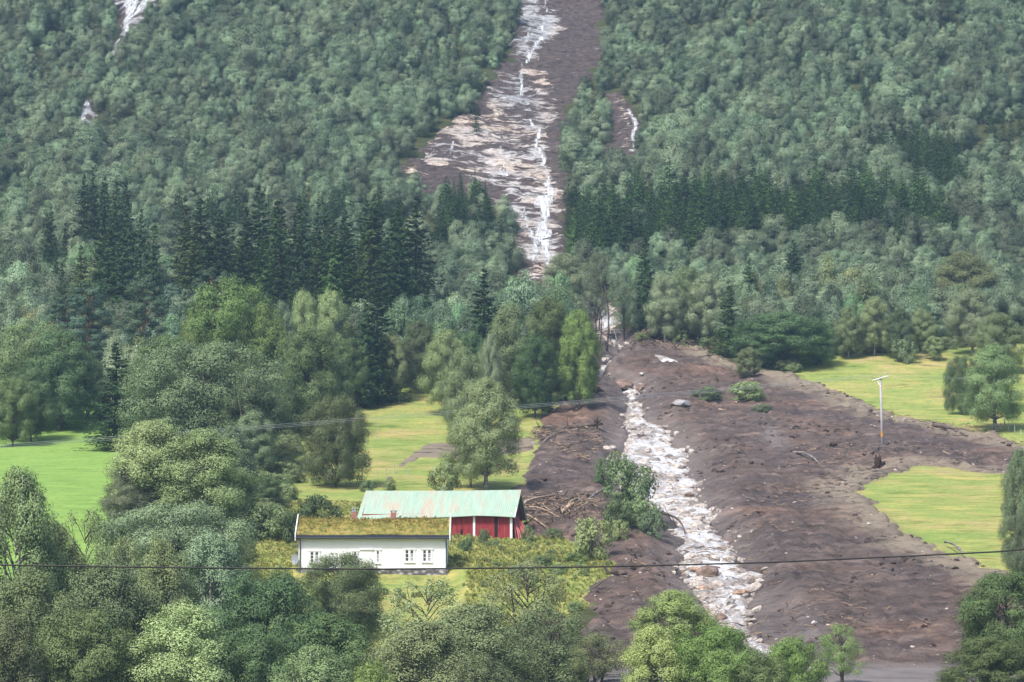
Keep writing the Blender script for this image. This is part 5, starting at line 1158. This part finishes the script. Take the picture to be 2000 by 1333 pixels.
def wire(a, e, sag, r_, mat, label, group, nseg=24):
    b = MB(); P = [a.lerp(e, t / nseg) - Vector((0, 0, 4 * sag * (t / nseg) * (1 - t / nseg))) for t in range(nseg + 1)]; b.tube(P, r_, 5, False)
    o = b.build('power_wire', mat); tag(o, label, 'wire', group)
for tp, e_ in zip(tips, (-0.9, 0, 0.9)):
    E = Vector((px2x(-60, 348) - 7 + e_ * 0.5, 344 - e_, row2z(888 + e_ * -3, 346)))
    wire(tp, E, 0.35, 0.016, M['wirebright'], 'one of three thin wires running from the power pole over the left trees', 'wires left of the pole')
    E = Vector((px2x(2130, 455) + 4, 458 + e_, row2z(732 + e_ * 4, 458))); wire(tp, E, 0.5, 0.009, M['wirebright'], 'one of three faint wires running from the power pole to the right edge', 'wires right of the pole')
b = MB(); P = []
for u_ in range(-1500, 3600, 150):
    v_ = np.interp(u_, [-1500, 0, 250, 500, 750, 1000, 1250, 1500, 1750, 2000, 3500], [1050, 1104, 1108, 1110.5, 1112, 1110, 1106, 1099, 1088, 1075.5, 900]); P.append((px2x(u_, 60), 60, row2z(v_, 60)))
b.tube(P, 0.016, 6, False); o = b.build('telephone_cable', M['wire']); tag(o, 'thick black cable slung across the whole view low down', 'cable')
fp = None
for px, row in ((1912, 818), (1922, 822), (1955, 840), (1962, 838), (1970, 843), (1982, 847), (1994, 851)):
    Q = unproj([(px, row)])[0]
    if fp is None: b = MB(); b.tube([(0, 0, -0.3), (0, 0, 1.0)], 0.055, 6); fp = b.mesh('fence post', M['polewood'])
    o = link('fence_post', fp); o.location = (Q[0], Q[1], gz(*Q)); o.scale = (1, 1, rng.uniform(0.7, 1.05)); tag(o, 'short grey fence post below the meadow pair of trees', 'fence post', 'fence posts under the meadow pair')
fp2 = None
for px, row in ((715, 870), (738, 840), (690, 905), (738, 935), (755, 935), (770, 925), (797, 930), (845, 925), (602, 925), (590, 915), (735, 860), (780, 790), (700, 800)):
    Q = unproj([(px, row)])[0]; o = link('fence_post', fp); o.location = (Q[0], Q[1], gz(*Q)); o.scale = (0.7, 0.7, rng.uniform(0.8, 1.3)); tag(o, 'thin weathered stake in the middle meadow', 'fence post', 'stakes in the middle meadow')

# ------------------------------------------------------------------ logs, root plates, boulders
def surf(px, row):
    Q = unproj([(px, row)])[0]; x, y = float(Q[0]), float(Q[1]); a = np.array([x]); c = np.array([y]); dm = d_mud(a, c)
    z = gz(x, y) + (float(h_mud(a, c, dm)[0]) if dm[0] > 0.3 and streamd(a, c)[0] < 0 else 0.0); return Vector((x, y, z))
def log(p0, r0, p1, r1, dpx, label, mat='wood_raw', lift=(0.0, 0.0), bend=0.15, stubs=0, roots=0, group=None, seed=0, name='fallen_log'):
    r = random.Random(seed + int(p0 * 7 + r0)); a = surf(p0, r0); e = surf(p1, r1)
    if abs(r1 - r0) > abs(p1 - p0) * 0.7:      # steep in view: stands or leans rather than lying downhill
        e = a.copy(); e.x = px2x(p1, a.y); e.z = row2z(r1, a.y)
        if r1 > r0: a, e = e, a
    rd = dpx * a.y / FPX / 2; a.z += rd * 0.6 + lift[0]; e.z += rd * 0.6 + lift[1]; L = (e - a).length
    o = None; b = MB(); side = Vector((r.uniform(-1, 1), r.uniform(-1, 1), r.uniform(0, 0.7))).normalized()
    P = [a.lerp(e, t) + side * L * bend * math.sin(math.pi * t) * 0.35 + Vector((r.uniform(-1, 1), r.uniform(-1, 1), 0)) * rd * 0.3 for t in (0, 0.15, 0.32, 0.5, 0.68, 0.85, 1)]
    P = [p - a for p in P]; b.tube(P, [rd * k for k in (1.15, 1.0, 0.95, 0.85, 0.75, 0.6, 0.42)], 8)
    for i in range(stubs):
        t = r.uniform(0.25, 0.95); q = Vector((0, 0, 0)).lerp(P[-1], t); dd = ((e - a).normalized() * 0.6 + Vector((r.uniform(-1, 1), r.uniform(-1, 1), r.uniform(-0.2, 1)))).normalized(); ll = L * r.uniform(0.12, 0.3)
        b.tube([q, q + dd * ll * 0.5 + Vector((0, 0, 0.03)), q + dd * ll], [rd * 0.35, rd * 0.22, rd * 0.06], 5)
    if roots:
        root = empty(name, a); tag(root, label, 'fallen log', group); b.build('trunk', M[mat], root, True); b = MB(); ax = (a - e).normalized()
        for i in range(16):
            dd = (Vector((r.uniform(-1, 1), r.uniform(-1, 1), r.uniform(-1, 1))).normalized() + ax * 0.35).normalized(); ll = rd * roots * r.uniform(0.6, 1.2)
            b.tube([ax * -rd * 0.5, dd * ll * 0.6 + Vector((0, 0, 0.1 * ll)), dd * ll], [rd * 0.8, rd * 0.4, rd * 0.08], 5)
        b.build('root_plate', M['root'], root); return root
    o = b.build(name, M[mat], None, True); o.location = a; tag(o, label, 'fallen log', group); return o
PG = 'broken trunks in the debris pile by the barn'
log(1022, 1012, 1084, 992, 7, 'thickest stripped tan trunk curving up out of the debris pile by the barn', bend=0.5, lift=(0.5, 1.0))
log(1104, 983, 1113, 1014, 8, 'orange splintered trunk standing in the debris pile', lift=(0.0, 0.3), group=PG)
log(1097, 1012, 1122, 990, 9, 'orange splintered trunk leaning right in the debris pile', lift=(0.2, 0.3), group=PG)
log(1108, 1008, 1128, 996, 6, 'short tan splinter at the right of the debris pile', lift=(0.3, 0.8), group=PG)
log(1018, 984, 1078, 987, 6, 'long dark trunk lying level along the top of the debris pile', 'wood_muddy', group=PG, lift=(0.3, 0.3))
log(1070, 982, 1130, 990, 6, 'second long dark trunk at the top right of the debris pile', 'wood_muddy', group=PG, lift=(0.4, 0.3), stubs=4)
log(1056, 990, 1092, 986, 4, 'pale slim trunk on top of the debris pile', group=PG, lift=(0.5, 0.6))
log(1028, 1012, 1072, 1026, 4, 'grey pole lying down the front of the debris pile', 'wood_muddy', group=PG, lift=(0.9, 0.3), stubs=3)
log(1034, 1009, 1090, 1022, 4, 'longest pale pole crossing the front of the debris pile', group=PG, lift=(0.9, 0.4))
log(1030, 1018, 1066, 1036, 5, 'tan trunk pointing down towards the yard from the debris pile', group=PG, lift=(0.6, 0.3))
log(1060, 1004, 1080, 1016, 3, 'short pale stick in the middle of the debris pile', group=PG, lift=(0.9, 0.5))
log(1046, 1020, 1100, 1030, 3, 'thin grey branch along the foot of the debris pile', 'wood_muddy', group=PG, lift=(0.4, 0.2), stubs=4)
log(1085, 1000, 1130, 1012, 6, 'muddy trunk under the splintered orange ones', 'wood_muddy', group=PG, lift=(0.3, 0.3), stubs=3)
log(1078, 1015, 1120, 1006, 5, 'muddy crossed trunk at the foot of the orange ones', 'wood_muddy', group=PG, lift=(0.3, 0.3), stubs=3)
log(1142, 1006, 1129, 966, 3, 'thin white dead stem leaning out of the willow shrub', 'bark_birch', stubs=3)
log(1148, 988, 1188, 976, 6, 'grey trunk between the debris pile and the torrent', 'bark_birch', lift=(0.5, 1.0), stubs=4)
log(1132, 966, 1164, 976, 5, 'dark muddy trunk above the debris pile', 'wood_muddy', stubs=3)
log(1296, 1000, 1338, 1024, 5, 'dark branch hanging over the torrent bank', 'wood_muddy', lift=(0.6, 0.2), stubs=4, roots=3)
log(1168, 848, 1062, 852, 7, 'large dark uprooted trunk lying across the slide left of the torrent', 'wood_muddy', lift=(0.4, 0.2), roots=4, stubs=5)
log(1130, 864, 1050, 866, 5, 'muddy trunk below the large uprooted one', 'wood_muddy', lift=(0.2, 0.2), stubs=5)
log(1100, 846, 1044, 838, 4, 'grey branchy trunk above the large uprooted one', 'bark_dark', lift=(0.3, 0.2), stubs=6)
log(1036, 878, 1050, 868, 5, 'short white log at the left rim of the slide', 'bark_birch')
log(1060, 882, 1088, 872, 3, 'grey stick below the branchy trunks', 'bark_birch', stubs=3)
log(1548, 890, 1602, 907, 5, 'pale uprooted birch log in the middle of the mudslide', 'bark_birch', roots=3.2)
log(1588, 980, 1619, 1003, 5, 'pale log beside dark clods west of the lower meadow', 'bark_birch', lift=(0.4, 0.1))
log(1600, 992, 1611, 1000, 3, 'short pale stick next to the pale log by dark clods', 'bark_birch')
log(1843, 889, 1886, 901, 4, 'pinkish log on the far mud tongue', 'wood_raw', lift=(0.2, 0.1), stubs=2)
log(1846, 1068, 1884, 1092, 4, 'whitish trunk on the lower rim of the lower meadow', 'bark_birch', lift=(0.4, 0.1))
log(1856, 1068, 1880, 1083, 3, 'thinner whitish trunk lying beside the one on the meadow rim', 'bark_birch', lift=(0.3, 0.2))
log(1826, 838, 1862, 845, 9, 'fat dark trunk along the upper rim of the mud tongue', 'wood_muddy', roots=2)
log(1866, 848, 1890, 854, 6, 'shorter dark trunk following the fat one on the rim', 'wood_muddy')
log(1636, 1150, 1712, 1165, 3, 'thin dark branch low on the mudslide', 'wood_muddy', stubs=4)
log(1795, 1150, 1796, 1128, 2, 'thin dark stick standing in the lower mud', 'wood_muddy')
log(1690, 898, 1718, 880, 4, 'grey dead trunk lying at the foot of the power pole', 'wood_muddy', lift=(0.1, 0.2), roots=5, stubs=3)
log(1476, 938, 1490, 948, 3, 'short pale log with a green sprig on the slide', 'bark_birch')
log(1404, 800, 1432, 803, 3, 'bare pale branch below the uprooted shrubs', 'wood_raw', stubs=6)
log(1190, 1128, 1177, 1104, 7, 'dark stub leaning at the yard corner', 'wood_muddy')
log(1160, 1157, 1182, 1140, 4, 'grey crooked branch at the lower yard corner', 'wood_muddy', lift=(0.1, 0.3), stubs=2)
log(1228, 1126, 1202, 1146, 4, 'pale forked branch behind the round root ball', 'bark_birch', stubs=4)
log(1252, 1108, 1226, 1110, 3, 'small pale branch above the round root ball', 'wood_raw', stubs=4)
log(1163, 1175, 1173, 1190, 3, 'small pale stick on the mud below the yard', 'bark_birch')
log(1145, 1272, 1162, 1284, 5, 'pale splintered stump piece low on the mud', 'wood_raw', stubs=4)
log(1478, 796, 1508, 806, 4, 'pale stem beside the small pale uprooted shrub', 'bark_birch')
log(1206, 706, 1200, 640, 4, 'broken birch left standing on the mound at the neck', 'bark_birch', stubs=5, roots=2.5)
log(1185, 690, 1183, 560, 4, 'tall bare stem standing at the neck of the slide', 'bark_dark')
log(1172, 680, 1174, 600, 3, 'second bare stem standing at the neck of the slide', 'bark_dark')
log(1260, 636, 1274, 645, 5, 'orange splintered log on the root heap at the neck', 'wood_raw')
log(1284, 648, 1306, 660, 5, 'tan log on the root heap at the neck', 'wood_raw')
log(1560, 744, 1580, 752, 3, 'pale twiggy branch at the upper rim of the mud', 'bark_birch', stubs=4)
log(1700, 838, 1714, 842, 3, 'small pale stick above the pole on the rim', 'bark_birch')
for i, (a, c, e, f) in enumerate([(905, 262, 922, 256), (888, 300, 905, 296), (900, 292, 918, 306), (1145, 128, 1158, 134), (1110, 140, 1126, 146), (1060, 126, 1050, 131), (925, 250, 930, 238), (870, 280, 890, 290), (1180, 346, 1168, 352), (1140, 362, 1156, 372), (940, 270, 930, 285), (960, 395, 975, 402)]):
    log(a, c, e, f, 2.5, 'small dead trunk strewn on the upper scar', ['bark_birch', 'wood_muddy'][i % 2], group='small dead trunks on the upper scar', stubs=2)
def root_ball(px, row, wpx, label, hf=0.8, mat='root'):
    c = surf(px, row); R = wpx * c.y / FPX / 2; r = random.Random(int(px * 3 + row)); b = MB()
    for i in range(34):
        a = r.uniform(0, 6.28); el = r.uniform(0.05, 1.5); dd = Vector((math.cos(a) * math.cos(el), math.sin(a) * math.cos(el), math.sin(el) * hf)); ll = R * r.uniform(0.7, 1.15)
        b.tube([(0, 0, 0.1 * R), dd * ll * 0.55 + Vector((0, 0, 0.12 * R)), dd * ll + Vector((0, 0, -0.08 * R))], [R * 0.30, R * 0.2, R * 0.03], 5)
    o = b.build('tree_stump', M[mat]); o.location = c; tag(o, label, 'stump')
root_ball(1716, 918, 32, 'reddish pyramid-shaped root stump beside the lower meadow', 1.7)
root_ball(1205, 1140, 16, 'round dark root ball below the yard corner')
root_ball(1627, 871, 26, 'black tangle of roots in the middle of the far mud', 0.7)
root_ball(1616, 972, 20, 'dark clod with roots above the pale log', 0.9)
root_ball(1580, 1030, 26, 'flat dark root tangle above the round black clod', 0.6)
root_ball(1660, 1057, 20, 'round black clod in the middle of the lower mud', 0.8)
root_ball(1278, 668, 70, 'wide dark root heap on the bank at the neck of the slide', 0.55)
root_ball(1120, 985, 26, 'dark upturned root plate on top of the debris pile', 1.0)
root_ball(1160, 770, 40, 'undercut roots at the edge of the mud below the green trees', 0.7)
root_ball(1960, 871, 16, 'black clod at the far end of the mud tongue', 0.9)
root_ball(1822, 1265, 18, 'small black clod near the bottom of the mudslide', 0.7)
root_ball(1805, 1240, 16, 'dark root clod near the bottom of the mudslide', 0.7)
root_ball(1866, 1118, 20, 'dark clod below the rim of the lower meadow', 0.6)
root_ball(1870, 1330, 26, 'grey-brown clod on the level mud at the very bottom', 0.6, 'wood_muddy')
def boulder(px, row, wpx, label, mat, seed, hf=0.7):
    c = surf(px, row); R = wpx * c.y / FPX / 2; o = link('boulder', rock_mesh(seed, mat)); o.location = c + Vector((0, 0, R * 0.25)); o.scale = (R * 0.8, R * 0.9, R * hf * 1.2); o.rotation_euler = (0, 0, seed); tag(o, label, 'boulder')
M['boulder_brown'] = simple('wet brown boulder', (0.20, 0.14, 0.11), 0.6, 0.35, 1.5, bmp=0.6); M['boulder_orange'] = simple('orange stained boulder', (0.36, 0.24, 0.17), 0.7, 0.35, 1.5, bmp=0.6); M['boulder_white'] = simple('white boulder', (0.48, 0.45, 0.42), 0.7, 0.2, 1.5, bmp=0.5)
boulder(1382, 1100, 52, 'big brown boulder splitting the lower torrent', M['boulder_brown'], 601)
boulder(1372, 1128, 30, 'orange-stained boulder below the big brown one', M['boulder_orange'], 602)
boulder(1354, 1092, 22, 'small orange boulder left of the big brown one', M['boulder_orange'], 603)
boulder(1449, 1138, 40, 'orange and white boulder on the far bank of the lower torrent', M['boulder_orange'], 604)
boulder(1409, 1186, 32, 'dark brown boulder near the foot of the torrent', M['boulder_brown'], 605)
boulder(1215, 748, 46, 'brown slab under the lip of the little fall', M['boulder_brown'], 606)
boulder(1252, 750, 34, 'second brown slab right of the little fall', M['boulder_brown'], 607)
boulder(1254, 738, 14, 'white stone on the lip of the little fall', M['boulder_white'], 608)
boulder(1330, 800, 44, 'smooth grey slab on the bank above the wide torrent', simple('grey slab', (0.30, 0.29, 0.30), 0.6, 0.15, 1), 609, 0.5)
boulder(1345, 955, 26, 'brown boulder at the right edge of the middle torrent', M['boulder_brown'], 610)
boulder(1578, 1210, 9, 'upright white stone on the grey silt streak', M['boulder_white'], 611)
boulder(1590, 1222, 16, 'grey stone below the upright white one', M['boulder_white'], 612)
boulder(1697, 1033, 12, 'grey stone on the gravel rim left of the lower meadow', M['boulder_white'], 613)
boulder(1743, 816, 7, 'white round stone just right of the power pole', M['boulder_white'], 614)
# tangle of broken branches, too many to count
def stick(seed):
    r = random.Random(seed); b = MB(); L = 1.0
    b.tube([(-0.5, 0, 0), (0, r.uniform(-.06, .06), r.uniform(0, .08)), (0.5, 0, 0)], [0.035, 0.028, 0.012], 5)
    for i in range(2): q = r.uniform(-.2, .4); b.tube([(q, 0, 0.02), (q + 0.2, r.uniform(-.2, .2), r.uniform(0, .18))], [0.014, 0.004], 4)
    return b
sticks = [stick(i).mesh(f'stick{i}', M['wood_muddy' if i % 3 else 'wood_raw']) for i in range(7)]
def tangle(name, polypx, n, smin, smax, label, up=0.5, zj=0.6):
    poly = unproj(polypx); x0, y0 = poly.min(0); x1, y1 = poly.max(0); X = rng.uniform(x0, x1, n * 3); Y = rng.uniform(y0, y1, n * 3); k = sdf(poly, X, Y) > 0; X, Y = X[k][:n], Y[k][:n]; n = len(X)
    Z = ground(X, Y) + 0.15 + rng.uniform(0, zj, n); s = rng.uniform(smin, smax, n); rt = np.stack([rng.uniform(-0.5, 0.5, n), rng.uniform(-up, up, n), rng.uniform(0, 6.28, n)], 1)
    o = gn_scatter(name, sticks, np.stack([X, Y, Z], 1), rt, np.stack([s, s * 1.2, s * 1.2], 1), rng.integers(0, 7, n)); tag(o, label, 'debris')
tangle('branch_debris', [(1015, 988), (1070, 980), (1130, 985), (1180, 985), (1170, 1010), (1125, 1026), (1100, 1034), (1040, 1034), (1018, 1020)], 330, 0.5, 1.7, 'tangled broken branches heaped beside the barn', 0.6, 1.0)
tangle('branch_debris', [(1040, 840), (1165, 840), (1185, 870), (1150, 905), (1060, 880), (1035, 872)], 350, 0.5, 1.8, 'broken branches round the large uprooted trunk', 0.4, 0.4)
tangle('branch_debris', [(1240, 640), (1320, 650), (1400, 670), (1440, 690), (1330, 690), (1230, 680)], 300, 0.6, 2.0, 'torn roots and branches at the neck of the slide', 0.6, 0.6)
tangle('branch_debris', [(1560, 735), (1700, 790), (1760, 812), (1880, 830), (2000, 865), (2000, 885), (1870, 852), (1750, 832), (1690, 805), (1560, 755)], 420, 0.4, 1.3, 'small branches strewn along the upper rim of the mud', 0.3, 0.15)
tangle('branch_debris', [(1560, 860), (1850, 870), (1950, 910), (1800, 905), (1700, 930), (1600, 960), (1500, 1100), (1900, 1250), (1250, 1230), (1160, 1140), (1300, 1080), (1450, 1000)], 1500, 0.3, 1.5, 'twigs scattered over the mudslide', 0.3, 0.1)

# ------------------------------------------------------------------ haze
if HAZE > 0:
    hb_ = MB(); hb_.box(-460, 460, -90, 1120, -17, 300); hm = bpy.data.materials.new('valley haze'); hm.use_nodes = True
    n = hm.node_tree.nodes; n.remove(n['Principled BSDF']); pv = n.new('ShaderNodeVolumePrincipled'); pv.inputs['Color'].default_value = (0.46, 0.72, 1.0, 1); pv.inputs['Density'].default_value = HAZE; pv.inputs['Anisotropy'].default_value = 0.0
    hm.node_tree.links.new(pv.outputs[0], n['Material Output'].inputs['Volume'])
    o = hb_.build('haze', hm); o['kind'] = 'stuff'
